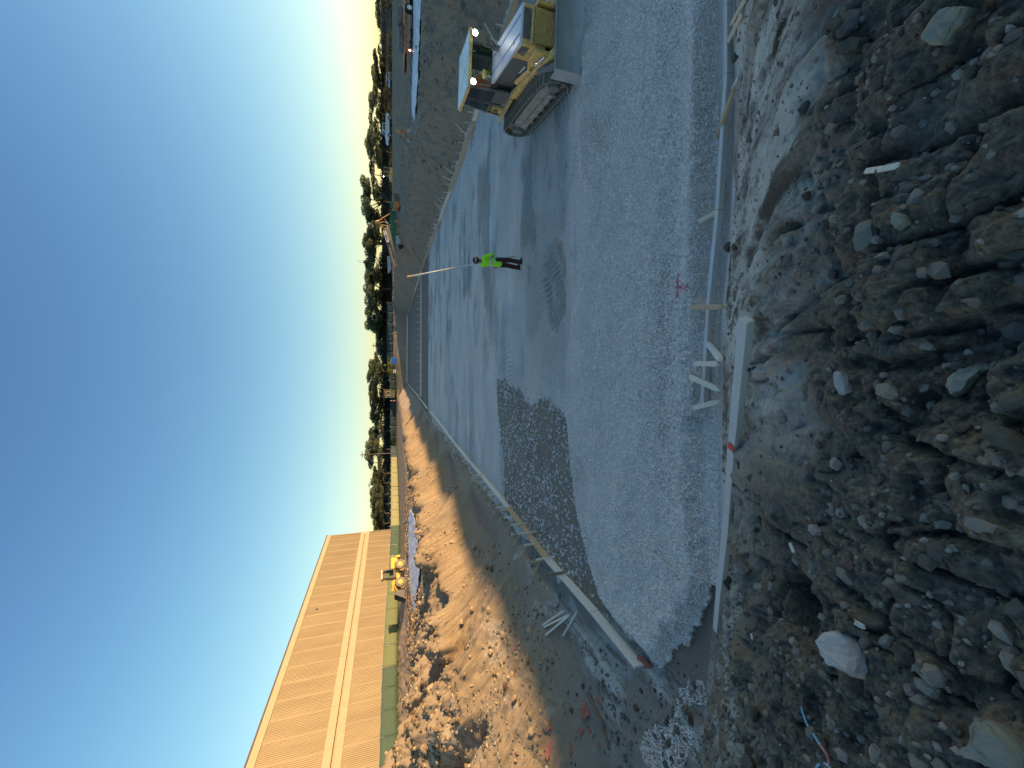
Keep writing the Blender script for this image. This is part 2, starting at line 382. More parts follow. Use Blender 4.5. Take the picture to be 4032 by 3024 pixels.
# ---------------------------------------------------------------- the shape of the land
def pin(y, ys, xs): return np.interp(y, ys, xs)
def toe_near(x): return pin(x, [-30, -14, -9, -6, -3.6, -2, -.5, 1, 3, 6, 15, 30], [6.5, 5.6, 5.2, 4.95, 4.75, 4.55, 4.6, 4.55, 4.45, 4.35, 4.2, 4.2])
def left_line(y): return pin(y, [6.6, 11.5, 15.8, 25.6, 39.4, 49.6, 64, 122], [-5.58, -5.47, -5.17, -4.79, -4.01, -3.43, -2.6, .46])
def right_line(y): return pin(y, [0, 14, 21.7, 31, 63.6, 118.6], [13.6, 14.4, 14.95, 15.35, 17.9, 19.9])
PROF_X = [-.4, 0, .12, .5, .82, 1.05, 1.5, 4]; PROF_Z = [-.25, 0, .1, .52, .9, .985, 1.0, 1.03]
puddle_px_left = [(1622, 1992), (1638, 2040), (1648, 2100), (1655, 2180), (1657, 2260), (1652, 2320), (1645, 2350), (1641, 2432), (1628, 2395), (1618, 2300), (1613, 2200), (1612, 2100), (1613, 2040)]
puddle_px_right = [(1632, -260), (1663, -200), (1661, 0), (1659, 160), (1652, 280), (1646, 400), (1636, 478), (1624, 440), (1628, 250), (1631, 120)]
WZ = 2.80
PUDL = [P(a, b, WZ).xy[:] for a, b in puddle_px_left]
PUDR = [P(a, b, WZ).xy[:] for a, b in puddle_px_right]
MUD = [P(a, b).xy[:] for a, b in [(1955, 1490), (1985, 1500), (2040, 1540), (2080, 1590), (2150, 1560), (2180, 1600), (2225, 1655), (2245, 1740), (2258, 1850), (2268, 1980), (2290, 2080), (2320, 2210), (2380, 2380), (2470, 2510), (2560, 2610), (2470, 2660), (2300, 2480), (2143, 2210), (1995, 2010), (1985, 1950), (1985, 1850), (1970, 1720), (1955, 1600)]]
PILE = [P(a, b).xy[:] for a, b in [(2245, -300), (2250, 0), (2260, 150), (2330, 330), (2330, 600), (2330, 780), (2300, 1000), (2262, 1200), (2240, 1450), (2236, 1600), (2252, 1740), (2262, 1850), (2272, 1980), (2296, 2090), (2330, 2220), (2390, 2385), (2480, 2520), (2600, 2615), (2640, 2580), (2660, 2560), (2740, 2480), (2780, 2380), (2790, 2200), (2762, 1900), (2758, 1650), (2788, 1000), (2836, 300), (2838, -300)]]
RUT = [P(a, b).xy[:] for a, b in [(2140, 1000), (2165, 930), (2215, 940), (2226, 1050), (2222, 1240), (2190, 1300), (2150, 1270), (2135, 1150)]]
def base_level(x, y):
    z = 2.8 + 1.0 * ss(-27, -36, x)
    z = z + 1.25 * ss(45, 82, y + .15 * x) * ss(-2, 8, x) + 1.0 * ss(118, 150, y) * ss(8, -2, x)
    return np.minimum(z, 4.05)
def height(x, y, fine=True):
    x = np.asarray(x, float); y = np.asarray(y, float)
    zo = base_level(x, y)
    w = fbm(x * .35, y * .35, 3, 5)
    # bank under the camera
    dn = toe_near(x) - y + .12 * w
    zn = pin(dn, [-1.2, 0, .25, .95, 1.9, 2.8, 3.6, 4.4, 7, 12], [-.8, .02, .2, .86, 1.72, 2.42, 2.82, 3.0, 3.08, 3.1])
    # left bank, cut in scallops
    g = fbm(y * .22 + 3.1, x * .05, 3, 21)
    saw = lambda t: np.where(t % 1 < .82, (t % 1) / .82, 1 - ((t % 1) - .82) / .18)
    sc = 2.6 * saw((y - .25 * x) * .105 + .35) * ss(10, 16, y) * ss(75, 55, y)
    xl = np.where(y > 11, left_line(np.maximum(y, 6.6)) - .55, pin(y, [4.5, 6.5, 8, 9.5, 11], [-14, -11.5, -8.8, -7.0, -6.05]))
    Rn = pin(y, [5, 9, 13, 18, 24, 60, 130], [9, 7.0, 5.3, 4.3, 3.9, 4.2, 4.5])
    zl = zo * pin((xl - x - (sc + .8 * g) * ss(0.2, 2.0, xl - x)) / Rn, PROF_X, PROF_Z)
    crest = 1.1 * np.exp(-((xl - x - Rn * 1.02 + .5 * w) / .75) ** 2) * (.25 + .75 * saw((y - .25 * x) * .105 + .35)) * ss(12, 17, y) * ss(80, 50, y)
    zl = zl + crest - .25 * np.exp(-((xl - x - Rn * 1.55) / 1.3) ** 2) * ss(14, 18, y) * ss(80, 50, y)
    zr = zo * pin((x - right_line(y) - .25 - (.5 * g) * ss(.2, 2, x - right_line(y))) / 3.9, PROF_X, PROF_Z)
    zf = zo * pin((y - 123.0 - .3 * w) / 5.0, PROF_X, PROF_Z)
    z = np.maximum(np.maximum(zn, zl), np.maximum(zr, zf))
    out = ss(.02, .35, z)                       # 1 on banks and above, 0 on the pad
    z = np.maximum(z, 0.0)
    # spoil mounds on the left, small ones on the right
    def mound(cx, cy, rx, ry, h, a=0.0):
        c, s = math.cos(a), math.sin(a); u = ((x - cx) * c + (y - cy) * s) / rx; v = (-(x - cx) * s + (y - cy) * c) / ry
        return h * np.exp(-(u * u + v * v) * 1.3) * (1 + .35 * fbm(x * .9, y * .9, 4, 33))
    top = mound(-15.5, 16.8, 3.4, 2.3, 1.9, .35) + mound(-12.9, 14.9, 1.8, 1.6, .8) + mound(-19.5, 21.0, 4.2, 2.2, 1.05, .3) + mound(-22, 27, 5, 2.4, .55, .2)
    top += mound(-17.2, 12.0, 2.5, 2.0, 1.1) + mound(22.5, 41, 4.5, 2.4, .75) + mound(28, 47, 5, 2.5, .55) + mound(19, 36, 2.2, 1.6, .3)
    top += mound(-27, 57.5, 2.5, 1.2, .5) + mound(-30, 48, 3, 1.5, .45)
    z = z + top * ss(1.4, 2.7, z)
    # furrows left by tracks on the left terrace, deep and dark
    fu = (x * .55 + y * .83) + .7 * fbm(x * .3, y * .3, 3, 61)
    fm = ss(-8.5, -11, x) * ss(30, 24, y) * ss(1.6, 2.6, z) * ss(8, 10, y)
    z = z - fm * 1.25 * np.clip(np.sin(fu * 2.1) - .45, 0, 1)
    hx, hy = P(3440, 2335, 1.9).xy
    z = z - .40 * np.exp(-(((x - hx) / .17) ** 2 + ((y - hy) / .13) ** 2) ** 1.5) * (1 + .3 * fbm(x * 6, y * 6, 3, 66))
    if fine:
        left = ss(-5, -6.5, x) * ss(5, 8, y); n1 = fbm(x * 1.1, y * 1.1, 5, 40); n2 = fbm(x * 5, y * 5, 4, 44)
        rough_l = .09 + .34 * ss(2.2, 2.9, z) * ss(60, 30, y)
        bankl = left * ss(.3, .8, z)
        z = z + bankl * (rough_l * (np.abs(n1) * 1.7 - .35) + .035 * n2)
        # teeth grooves down the banks
        t = (y + .42 * x) * 1.0
        gr = vn(t * 3.1, x * .12, 50) * .7 + vn(t * 7.7, x * .2, 51) * .5
        z = z + .12 * gr * bankl * ss(2.8, 2.3, z) * (.35 + .65 * ss(-.4, .1, vn(y * .4, x * .4, 8)))
        nb = ss(.05, .5, z) * ss(5.2, 4.4, y)
        gx = x + .12 * y + .05 * fbm(x * 1.5, y * 1.5, 2, 70)
        gn = vn(gx * 5.5, y * .35, 71) * .6 + vn(gx * 14, y * .6, 72) * .4
        smooth = ss(-1.6, -.3, x + .3 * fbm(x, y, 2, 9)) * ss(2.8, 2.35, z)
        z = z + nb * smooth * .11 * gn
        cr = np.exp(-(fbm(gx * 2.4, y * .45, 4, 88) / .045) ** 2) + .8 * (1 - smooth) * np.exp(-(fbm(x * 3.3, y * 3.3, 3, 89) / .05) ** 2)
        z = z - nb * cr * .07
        n5 = fbm(x * 3.1, y * 3.1, 5, 80, .58); n6 = fbm(x * 12, y * 12, 4, 84, .6)
        z = z + nb * (.020 + .125 * (1 - smooth)) * (np.abs(n5) * 1.6 - .35) + nb * (.008 + .018 * (1 - smooth)) * n6
        nr = ss(13.5, 15.5, x) * ss(.3, .8, z)
        z = z + nr * (.36 * n1 + .15 * n2 + .12 * vn((y - .5 * x) * 2.6, x * .15, 53))
        low = ss(-4.6, -6.0, x) * ss(12, 8, y) * ss(4.0, 5.0, y) * (1 - bankl)
        z = z + low * (.10 * np.abs(n1) + .035 * n2)
    return z, out
def pad_parts(x, y, z, out):
    """gravel relief on the pad and what lies where"""
    inside = (x > left_line(np.maximum(y, 6.6)) - .7) & (x < right_line(y) + .5) & (y < 124)
    pad = inside & (out < .5) & ((x > -5.3) | (y > 7.0))
    dpile = sdpoly(x, y, PILE) + .06 * fbm(x * 7, y * 7, 3, 93) + .12 * fbm(x * 1.6, y * 1.6, 3, 90); dmud = sdpoly(x, y, MUD) + .18 * fbm(x * 1.3, y * 1.3, 4, 95); drut = sdpoly(x, y, RUT) + .22 * fbm(x * 1.8, y * 2.6, 4, 96)
    gravel = np.where(pad & (y < 52), 1.0, 0.0)
    gravel = np.where((x < left_line(np.maximum(y, 6.6)) - .10 - .4 * ss(12, 16, y) * (1 + .8 * fbm(y * .8, x * 0, 3, 17))), 0.0, gravel)
    dm2 = dmud + .12 * fbm(x * 5, y * 5, 3, 196); gravel = np.where(dpile > 0, gravel * ss(-.28, .30, dm2), gravel)
    lowleft = (y < 9) & (x < -3.0) & (dpile > .03)
    gravel = np.where(lowleft, 0.0, gravel)
    gravel = np.where((dpile < 0) & (out < .6), 1.0, gravel)
    edge = ss(.06, -.30, dpile); h = np.where(pad | (dpile < 0), .20 * edge, 0)
    inpile = ss(0, -.8, dpile)
    h = h + inpile * (.09 * fbm(x * .7, y * .7, 4, 91) + .03 * fbm(x * 4, y * 4, 3, 94) + .025 * vn(x * .5 + y * .2, y * 2.2, 92))
    # heap pushed up before the dozer blade and small windrow along the near board
    h = h + .30 * np.exp(-(((x - 6.2) / 1.9) ** 2 + ((y - 8.3) / .75) ** 2)) + .10 * np.exp(-((y - toe_near(x) - .42) / .14) ** 2) * (x > -.5)
    h = h - .06 * np.exp(-((y - toe_near(x) - .95) / .3) ** 2) * (x > -3)
    # track marks: cleat ribs in bands
    far = ss(9.4, 10.2, y) * (1 - inpile) * gravel
    band = ss(.1, .5, vn(x * .28, y * .55, 97))
    a1 = x * .25 + y; rib = np.sin((x * math.cos(.25) + y * math.sin(.25) + .15 * vn(x, y, 3)) * 2 * math.pi / .19)
    rib2 = np.sin((-x * .35 + y * .93) * 2 * math.pi / .21 + 1.5 * vn(x * .6, y * .6, 4))
    h = h + far * (.034 * rib * band + .028 * rib2 * (1 - band) * ss(.0, .4, vn(x * .5, y * .7, 44)) + .085 * fbm(x * .35, y * 1.1, 5, 98, .6))
    h = h - .11 * ss(.15, -.2, drut) + .035 * np.sin((x + .5 * y) * 2 * math.pi / .23) * ss(.1, -.2, drut)
    h = h - np.where(pad & (y < 30), .07 * (1 - gravel), 0) + np.where(pad & (gravel < .5) & (y < 30), .05 * fbm(x * 2, y * 2, 4, 99), 0)
    stain = .9 * np.exp(-((y - toe_near(x) - .95 - .12 * vn(x * .7, y * 0, 6)) / .33) ** 2) * (x > -4.5) * (.55 + .45 * vn(x * .8, y * .8, 12))
    stain = np.maximum(stain, .75 * ss(.2, -.1, drut))
    stain = np.maximum(stain, .85 * ss(-.05, .32, fbm(x * .30, y * .62, 5, 77, .6)) * (y > 9.3) * (.5 + .5 * ss(0, 5, x)))
    stain = np.maximum(stain, .40 * ss(9.4, 10.2, y) * ss(15, 12.5, y) * ss(-1.2, 1, x))
    stain = np.maximum(stain, .40 * ss(.08, .45, fbm(x * .55 + 7, y * .9, 5, 78, .6)) * (y < 9.5))
    arc = np.hypot(x - 1.5, (y - 5.5)); stain = np.maximum(stain, .45 * np.exp(-((arc - 5.7) / .22) ** 2) * (x > 0) * (y > 7) + .45 * np.exp(-((arc - 7.2) / .22) ** 2) * (x > 1) * (y > 8))
    fines = np.clip(ss(9.6, 13, y) * (1 - inpile) * .8 + ss(20, 34, y) * .3, 0, 1)
    return h, gravel, np.clip(stain, 0, 1), fines, pad, dmud
def ground_z(x, y):
    z, out = height(np.array([x]), np.array([y])); h = pad_parts(np.array([x]), np.array([y]), z, out)[0]
    return float(z[0] + h[0])
def surf(px, py, lift=0.0):
    """first point of the land on the line of sight through a photo pixel"""
    u = 1512 - py; v = px - 2016
    d = Vector((u, FOC * math.cos(PITCH) - v * math.sin(PITCH), -FOC * math.sin(PITCH) - v * math.cos(PITCH))).normalized()
    t = np.concatenate([np.arange(.8, 14, .01), np.arange(14, 60, .05), np.arange(60, 200, .25)])
    X, Y, Z = d.x * t, d.y * t, CAM_H + d.z * t
    z, out = height(X, Y); z = z + pad_parts(X, Y, z, out)[0]
    k = np.argmax(Z < z) if np.any(Z < z) else -1
    return Vector((X[k], Y[k], z[k] + lift))
def surf_many(px, py):
    px = np.asarray(px, float); py = np.asarray(py, float); u = 1512 - py; v = px - 2016
    dx = u; dy = FOC * math.cos(PITCH) - v * math.sin(PITCH); dz = -FOC * math.sin(PITCH) - v * math.cos(PITCH)
    L = np.sqrt(dx * dx + dy * dy + dz * dz); dx, dy, dz = dx / L, dy / L, dz / L
    t = np.full(len(px), .8); hit = np.zeros(len(px), bool)
    for k in range(260):
        X, Y, Z = dx * t, dy * t, CAM_H + dz * t
        z, out = height(X, Y); gap = Z - z; hit |= gap < .01
        t = np.where(hit, t, t + np.clip(gap * .55, .01, 2.0))
        if hit.all(): break
    X, Y = dx * t, dy * t; z, out = height(X, Y); z = z + pad_parts(X, Y, z, out)[0]
    return X, Y, z, hit

# polar sheet, fine in the wedge the photograph covers, out to the horizon
CX, CY = 0.0, -2.2
aw = np.concatenate([np.linspace(-64, 64, 860), np.linspace(64, 296, 70)[1:-1]])
rr = [.15]
while rr[-1] < 3500:
    r = rr[-1]; k = .05 if r < 2.2 else (.0042 if r < 7.5 else (.0046 if r < 28 else (.0105 if r < 150 else .07)))
    rr.append(r * (1 + k))
rr = np.array(rr); A = np.radians(aw); na, nr_ = len(A), len(rr)
GX = (CX + rr[:, None] * np.sin(A)[None, :]); GY = (CY + rr[:, None] * np.cos(A)[None, :])
gz, gout = height(GX, GY)
gh, ggravel, gstain, gfines, gpad, gdmud = pad_parts(GX, GY, gz, gout)
dl = np.where((GX < 0) & (GY > 15) & (GY < 70), sdpoly(GX, GY, PUDL), 9.0); drp = np.where((GX > 10) & (GY < 60), sdpoly(GX, GY, PUDR), 9.0)
dp = np.minimum(dl, drp)
islands = fbm(GX * 1.3, GY * 1.3, 4, 120)
gz = np.where(dp < 1.5, np.minimum(gz, WZ + .03 + .06 * np.maximum(dp, 0)) * ss(-.2, .1, 1.0) + 0, gz)
gz = np.where(dp < 0, WZ - .05 + .10 * np.clip(islands + .05, -1, 1) * (dl < 0), gz)
gz = gz + gh
gz = np.where(rr[:, None] > 400, np.minimum(gz, 3.9), gz)
near = (GY < toe_near(GX) + .1) & (GX > -9)
zs = gz
smooth_cl = ss(-1.7, -.2, GX + .5 * fbm(GX * .8, GY * .8, 3, 130)) * ss(2.85, 2.25, zs + .25 * fbm(GX * 1.4, GY * 1.4, 3, 131))
clay = np.where(near, np.clip(smooth_cl * (.70 + .9 * fbm(GX * 1.2, GY * .7, 4, 132)), 0, 1), 0)
patch = ss(.05, .35, fbm(GX * .9 + 4, GY * .9, 3, 135)) * .6
clay = np.where(near, np.maximum(clay, patch * (zs < 2.6)), clay)
clay = np.where(~near & (GX < -5) & (GY < 14), ss(-.1, .4, fbm(GX * .8, GY * .8, 4, 133)) * .7, clay)
humus = np.where(near, np.clip(ss(1.5, 2.7, zs + .5 * fbm(GX * 1.1, GY * 1.1, 3, 136)) * .9 + .25, 0, 1) * (1 - .85 * clay), 0)
pale = np.where((GX < -5.2) & (GY > 7), ss(.2, 1.0, zs) * (.75 + .3 * fbm(GX * .5, GY * .5, 3, 137)), 0)
pale = pale * (1 - .5 * ss(2.45, 2.8, zs) * ss(-8.5, -10, GX))
pale = np.clip(np.where(GX > 13, .18 + .35 * ss(2.4, 2.9, zs) * ss(40, 70, GY), pale), 0, 1)
pale = np.where(rr[:, None] > 150, .2, pale)
brown = np.where(gpad & (GY > 48), np.clip(.95 - .3 * (GY > 64) + .2 * fbm(GX, GY, 3, 140), 0, 1), 0)
humus = np.maximum(humus, np.where(gpad & (ggravel < .8) & (GY < 30), .34, 0))
wet = np.where(np.abs(dp) < 1.2, .8, 0) + np.where(gpad & (ggravel < .5) & (GY < 30), .5, 0) + np.where((GY < 14) & (GX < -5), .15, 0)
V = np.stack([GX, GY, gz], -1).reshape(-1, 3)
ii, jj = np.meshgrid(np.arange(nr_ - 1), np.arange(na), indexing='ij'); j2 = (jj + 1) % na
F = np.stack([ii * na + jj, ii * na + j2, (ii + 1) * na + j2, (ii + 1) * na + jj], -1).reshape(-1, 4)[:, ::-1]
attr_all = dict(gravel=ggravel, stain=gstain, fines=gfines, clay=clay, humus=humus, pale=pale, brown=brown, wet=wet)
gm = (np.maximum(ggravel, 0).reshape(-1)[F].mean(1) > .5)
bm_ = (gpad & (GY > 30)).reshape(-1)[F].mean(1) > .5; bm_ &= ~gm
def sub_sheet(name, mask):
    f = F[mask]; used, inv = np.unique(f, return_inverse=True)
    at = {k: ('POINT', 'FLOAT', np.clip(a.reshape(-1)[used], 0, 1)) for k, a in attr_all.items()}
    return tag(mesh_np(name, V[used], inv.reshape(-1, 4), M['ground'], smooth=True, attrs=at), kind='structure')
ground = sub_sheet('ground', ~gm & ~bm_)
pad_obj = sub_sheet('gravel_pad', gm)
soil_obj = sub_sheet('compacted_soil_pad', bm_)
def sheet(poly, label, seed):
    xs = [p[0] for p in poly]; ys = [p[1] for p in poly]; st = .16
    gx, gy = np.meshgrid(np.arange(min(xs), max(xs), st), np.arange(min(ys), max(ys), st), indexing='ij')
    d = sdpoly(gx, gy, poly) + .35 * fbm(gx * .9, gy * .9, 3, seed); z, out = height(gx, gy)
    z = np.where(d < 0, WZ, WZ) + .05 + .10 * np.abs(fbm(gx * 1.1, gy * 1.1, 4, seed + 3)) + .05 * np.abs(vn(gx * 3, gy * 1.7, seed + 5))
    a, b = gx.shape; I, J = np.meshgrid(np.arange(a - 1), np.arange(b - 1), indexing='ij')
    f = np.stack([I * b + J, (I + 1) * b + J, (I + 1) * b + J + 1, I * b + J + 1], -1).reshape(-1, 4); f = f[(d.reshape(-1)[f] < 0).all(1)]
    used, inv = np.unique(f, return_inverse=True); v = np.stack([gx, gy, z], -1).reshape(-1, 3)[used]
    o = mesh_np('plastic_sheet', v, inv.reshape(-1, 4), M['sheet'], smooth=True); m = o.modifiers.new('thick', 'SOLIDIFY'); m.thickness = .01
    tag(o, label, 'plastic sheet')
sheet(PUDL, 'crumpled pale blue and white plastic sheeting lying on the dirt before the yellow loader', 300)
sheet(PUDR, 'long strip of pale blue plastic sheeting on the right terrace behind the dozer cab', 310)

# ---------------------------------------------------------------- loose stuff lying about (nobody could count it)
ICO_V = np.array([(0, -.526, .851), (.851, 0, .526), (.851, 0, -.526), (-.851, 0, -.526), (-.851, 0, .526), (-.526, .851, 0), (.526, .851, 0), (.526, -.851, 0), (-.526, -.851, 0), (0, -.526, -.851), (0, .526, -.851), (0, .526, .851)])
ICO_F = np.array([(1, 2, 6), (1, 7, 2), (3, 4, 5), (4, 3, 8), (6, 5, 11), (5, 6, 10), (9, 10, 2), (10, 9, 3), (7, 8, 9), (8, 7, 0), (11, 0, 1), (0, 11, 4), (6, 2, 10), (1, 6, 11), (3, 5, 10), (5, 4, 11), (2, 7, 9), (7, 1, 0), (3, 9, 8), (4, 8, 0)])
OCT_V = np.array([(1, 0, 0), (-1, 0, 0), (0, 1, 0), (0, -1, 0), (0, 0, 1), (0, 0, -1)], float)
OCT_F = np.array([(0, 2, 4), (2, 1, 4), (1, 3, 4), (3, 0, 4), (2, 0, 5), (1, 2, 5), (3, 1, 5), (0, 3, 5)])
def scatter(name, X, Y, Z, S, mat, base='ico', flat=.7, sink=.25, parent=None, seed=1, tpow=1.0):
    r = np.random.default_rng(seed); bv, bf = (ICO_V, ICO_F) if base == 'ico' else (OCT_V, OCT_F)
    n = len(X); k = len(bv)
    sc = np.stack([r.uniform(.7, 1.3, n), r.uniform(.6, 1.1, n), r.uniform(.45, .9, n) * flat / .7], -1) * S[:, None]
    jit = 1 + r.uniform(-.28, .28, (n, k, 1))
    v = bv[None] * jit * sc[:, None, :]
    a = r.uniform(0, 2 * np.pi, n); tl = r.normal(0, .35, n)
    ca, sa, ct, st = np.cos(a), np.sin(a), np.cos(tl), np.sin(tl)
    x, y, z = v[..., 0], v[..., 1], v[..., 2]
    y, z = y * ct[:, None] - z * st[:, None], y * st[:, None] + z * ct[:, None]
    x, y = x * ca[:, None] - y * sa[:, None], x * sa[:, None] + y * ca[:, None]
    v = np.stack([x + X[:, None], y + Y[:, None], z + Z[:, None] + S[:, None] * (.5 - sink) * .6], -1).reshape(-1, 3)
    f = (bf[None] + (np.arange(n) * k)[:, None, None]).reshape(-1, 3)
    tint = np.repeat(r.uniform(0, 1, n) ** tpow, k)
    o = mesh_np(name, v, f, mat, parent=parent, attrs={'tint': ('POINT', 'FLOAT', tint)})
    return tag(o, kind='stuff')
def zz(X, Y):
    z, out = height(X, Y); h, g, st, fi, pad, dm = pad_parts(X, Y, z, out); return z + h, g, dm, out
# gravel chips of the near layer
n = 120000; px = rng.uniform(2230, 2800, n); py = rng.uniform(-20, 2640, n); keep = rng.uniform(0, 1, n) < ss(2200, 2500, px) * .75 + .25
px, py = px[keep], py[keep]; u = 1512 - py; v = px - 2016
dy = FOC * math.cos(PITCH) - v * math.sin(PITCH); dz = -FOC * math.sin(PITCH) - v * math.cos(PITCH); t = (.15 - CAM_H) / dz; X, Y = u * t, dy * t
Z, g, dm, out = zz(X, Y); k = (g > .5) & (out < .6)
scatter('gravel_chips', X[k], Y[k], Z[k], rng.uniform(.011, .019, k.sum()) * (1 + .7 * rng.uniform(0, 1, k.sum()) ** 5), M['chips'], 'oct', seed=3)
# coarse stones showing where the gravel is missing
n = 9000; X = rng.uniform(-5.6, 1, n); Y = 7 + 16 * rng.uniform(0, 1, n) ** 1.2; Z, g, dm, out = zz(X, Y)
k = (dm < .9) & (rng.uniform(0, 1, n) < np.where(dm < 0, 1.0, .5 * np.exp(-np.maximum(dm, 0) / .22))) & (X > left_line(Y) + .05) & (rng.uniform(0, 1, n) < ss(6.8, 9.5, Y) * (.35 + .65 * (fbm(X * .9, Y * .6, 3, 150) > -.25)))
scatter('coarse_stones', X[k], Y[k], Z[k], rng.uniform(.022, .062, k.sum()) * (.7 + .5 * rng.uniform(0, 1, k.sum()) ** 3), M['cobbles'], 'ico', seed=4, tpow=.8)
# clods on the sunlit bank and terrace
n = 26000; X = -5.8 - 19 * rng.uniform(0, 1, n) ** 1.15; Y = 7.5 + 45 * rng.uniform(0, 1, n) ** 1.7; Z, g, dm, out = zz(X, Y)
cl = fbm(X * .55, Y * .55, 3, 160)
dpl = sdpoly(X, Y, PUDL)
k = (Z > .35) & (rng.uniform(0, 1, n) < .06 + .45 * ss(.0, .4, cl) + .75 * (Z > 2.45)) & (dpl > .2)
S = .022 + .055 * rng.uniform(0, 1, n) ** 3 + .10 * rng.uniform(0, 1, n) ** 9 + .05 * (Z > 2.6) * rng.uniform(0, 1, n) ** 2
scatter('earth_clods', X[k], Y[k], Z[k], S[k], M['clods_pale'], 'ico', flat=.85, seed=5)
# crumbs and pebbles of the near bank
n = 30000; X = rng.uniform(-6.5, 7.5, n); Y = rng.uniform(.1, 5.2, n); Z, g, dm, out = zz(X, Y)
rough = np.clip(1 - ss(-1.6, -.2, X) * ss(2.8, 2.3, Z), .10, 1) * ss(-.35, .25, fbm(X * 1.2, Y * 1.2, 3, 170) + .12 * (Z > 2.2))
k = (Y < toe_near(X)) & (rng.uniform(0, 1, n) < rough) & (g < .5)
S = .005 + .010 * rng.uniform(0, 1, n) + .026 * rng.uniform(0, 1, n) ** 6
scatter('earth_crumbs', X[k], Y[k], Z[k], S[k], M['clods_dark'], 'ico', flat=.85, seed=6, tpow=1.6)
n = 1500; X = rng.uniform(-6, 6, n); Y = rng.uniform(.3, 5.0, n); Z, g, dm, out = zz(X, Y); k = (Y < toe_near(X) - .05) & (g < .5) & (rng.uniform(0, 1, n) < .35 + .65 * (Z > 1.8))
scatter('small_pebbles', X[k], Y[k], Z[k], (.006 + .016 * rng.uniform(0, 1, n) ** 3)[k], M['pebbles'], 'ico', seed=7, tpow=.7)
# rubble at the foot of the left corner
n = 9000; X = rng.uniform(-15, -4.6, n); Y = rng.uniform(4.6, 13, n); Z, g, dm, out = zz(X, Y)
k = (g < .5) & (Z < 2.6) & (dm > .1) & (rng.uniform(0, 1, n) < .3 + .7 * ss(-.1, .4, fbm(X * .7, Y * .7, 3, 180)))
scatter('dark_rubble', X[k], Y[k], Z[k], (.014 + .05 * rng.uniform(0, 1, n) ** 4)[k], M['pebbles'], 'ico', seed=8, tpow=1.8)
# right bank crumbs
n = 9000; X = rng.uniform(14.6, 30, n); Y = 8 + 50 * rng.uniform(0, 1, n) ** 1.5; Z, g, dm, out = zz(X, Y); k = (Z > .2) & (sdpoly(X, Y, PUDR) > .2)
scatter('bank_clods', X[k], Y[k], Z[k], (.03 + .09 * rng.uniform(0, 1, n) ** 4)[k], M['bank_clods'], 'ico', seed=9)
# spilt gravel tongue beside the left corner
TONG = [P(a, b, .35).xy[:] for a, b in [(2640, 2700), (2600, 2730), (2600, 2800), (2560, 2870), (2480, 2890), (2470, 2960), (2520, 3080), (2640, 3080), (2680, 2900), (2600, 2860), (2690, 2790), (2680, 2720)]]
n = 26000; X = rng.uniform(-8.5, -4, n); Y = rng.uniform(4.6, 8.5, n); d = sdpoly(X, Y, TONG) + .12 * fbm(X * 2.5, Y * 2.5, 3, 190); Z, g, dm, out = zz(X, Y); k = (d < 0)
scatter('spilt_gravel', X[k], Y[k], Z[k], rng.uniform(.010, .022, k.sum()), M['chips'], 'oct', seed=10)
# ---------------------------------------------------------------- big buildings
def concrete(name, a, b, streak=.5, sc=.6):
    t = NT(name); p = t.pos(); mp = t.new('ShaderNodeMapping'); mp.inputs['Scale'].default_value = (1, 1, .25); t.l(p, mp.inputs[0])
    n = t.noise(sc, 7, .65, mp.outputs[0], .3); n2 = t.noise(9, 5, .7, p)
    c = t.mix(t.ramp(n, [(.35, (0, 0, 0)), (.72, (streak,) * 3)]), a, b); c = t.mix(t.math('MULTIPLY', n2, .25), c, b)
    return t.fin(c, .9, 0, t.bump(n2, .2, .01), .2)
M['wall_rib'] = concrete('ribbed_tan_concrete', (.335, .262, .155), (.255, .195, .112), .9)
M['wall_band'] = concrete('smooth_cream_concrete', (.39, .315, .20), (.325, .26, .16), .5)
M['coping'] = mat_plain('dark_roof_coping', (.10, .07, .055), .7)
M['groove'] = mat_plain('pale_joint_filler', (.34, .27, .165), .9)
WD = Vector((math.sin(R(4.1)), math.cos(R(4.1)), 0)); WNm = Vector((WD.y, -WD.x, 0))    # along the wall, and out of it
PW = 2.71
B0 = PD(1521, 2085, 100.0); B0.z = 0                    # far corner of the long wall
NB = 34; BT = CAM_H + 14.2; BB = 2.6
bld = thing('factory_building', 'long windowless tan concrete building behind the green fence on the left', 'building', B0 - WD * (PW * NB), -R(4.1))
# local axes: y along the wall away from us, x out of the wall
def panel_meshes():
    up, lo = MB(), MB()
    zt, zb = CAM_H + 13.37, CAM_H + 6.87
    def ribs(mb, z0, z1):
        mb.box((-.15, PW / 2, (z0 + z1) / 2), (.26, PW - .02, z1 - z0))
        k = 11
        for i in range(k):
            y = .14 + (PW - .28) * (i + .5) / k
            mb.box((0, y, (z0 + z1) / 2), (.045, (PW - .3) / k * .55, z1 - z0 - .06))
    ribs(up, zb, zt); ribs(lo, BB, CAM_H + 4.95)
    bands = [MB().box((a, PW / 2, CAM_H + z), (b, PW - .015, h)).mesh('smooth_band', M['wall_band']) for a, b, z, h in ((-.10, .32, 13.78, .78), (-.08, .34, 6.43, .84), (-.08, .34, 5.31, .70))]
    return up.mesh('ribbed_panel', M['wall_rib']), lo.mesh('ribbed_panel', M['wall_rib']), bands
pu, pl_, pb = panel_meshes()
MB().box((-.30, PW * NB / 2, (BB + BT) / 2), (.10, PW * NB, BT - BB - .2)).build('backing_wall', M['groove'], bld)
for i in range(NB):
    for me, nm in ((pu, 'upper_panel'), (pl_, 'lower_panel'), *((b, 'smooth_band') for b in pb)): linked(nm, me, bld, (0, PW * i, 0))
MB().box((-.12, PW * NB / 2, CAM_H + 14.26), (.52, PW * NB + .3, .16)).build('roof_coping', M['coping'], bld)
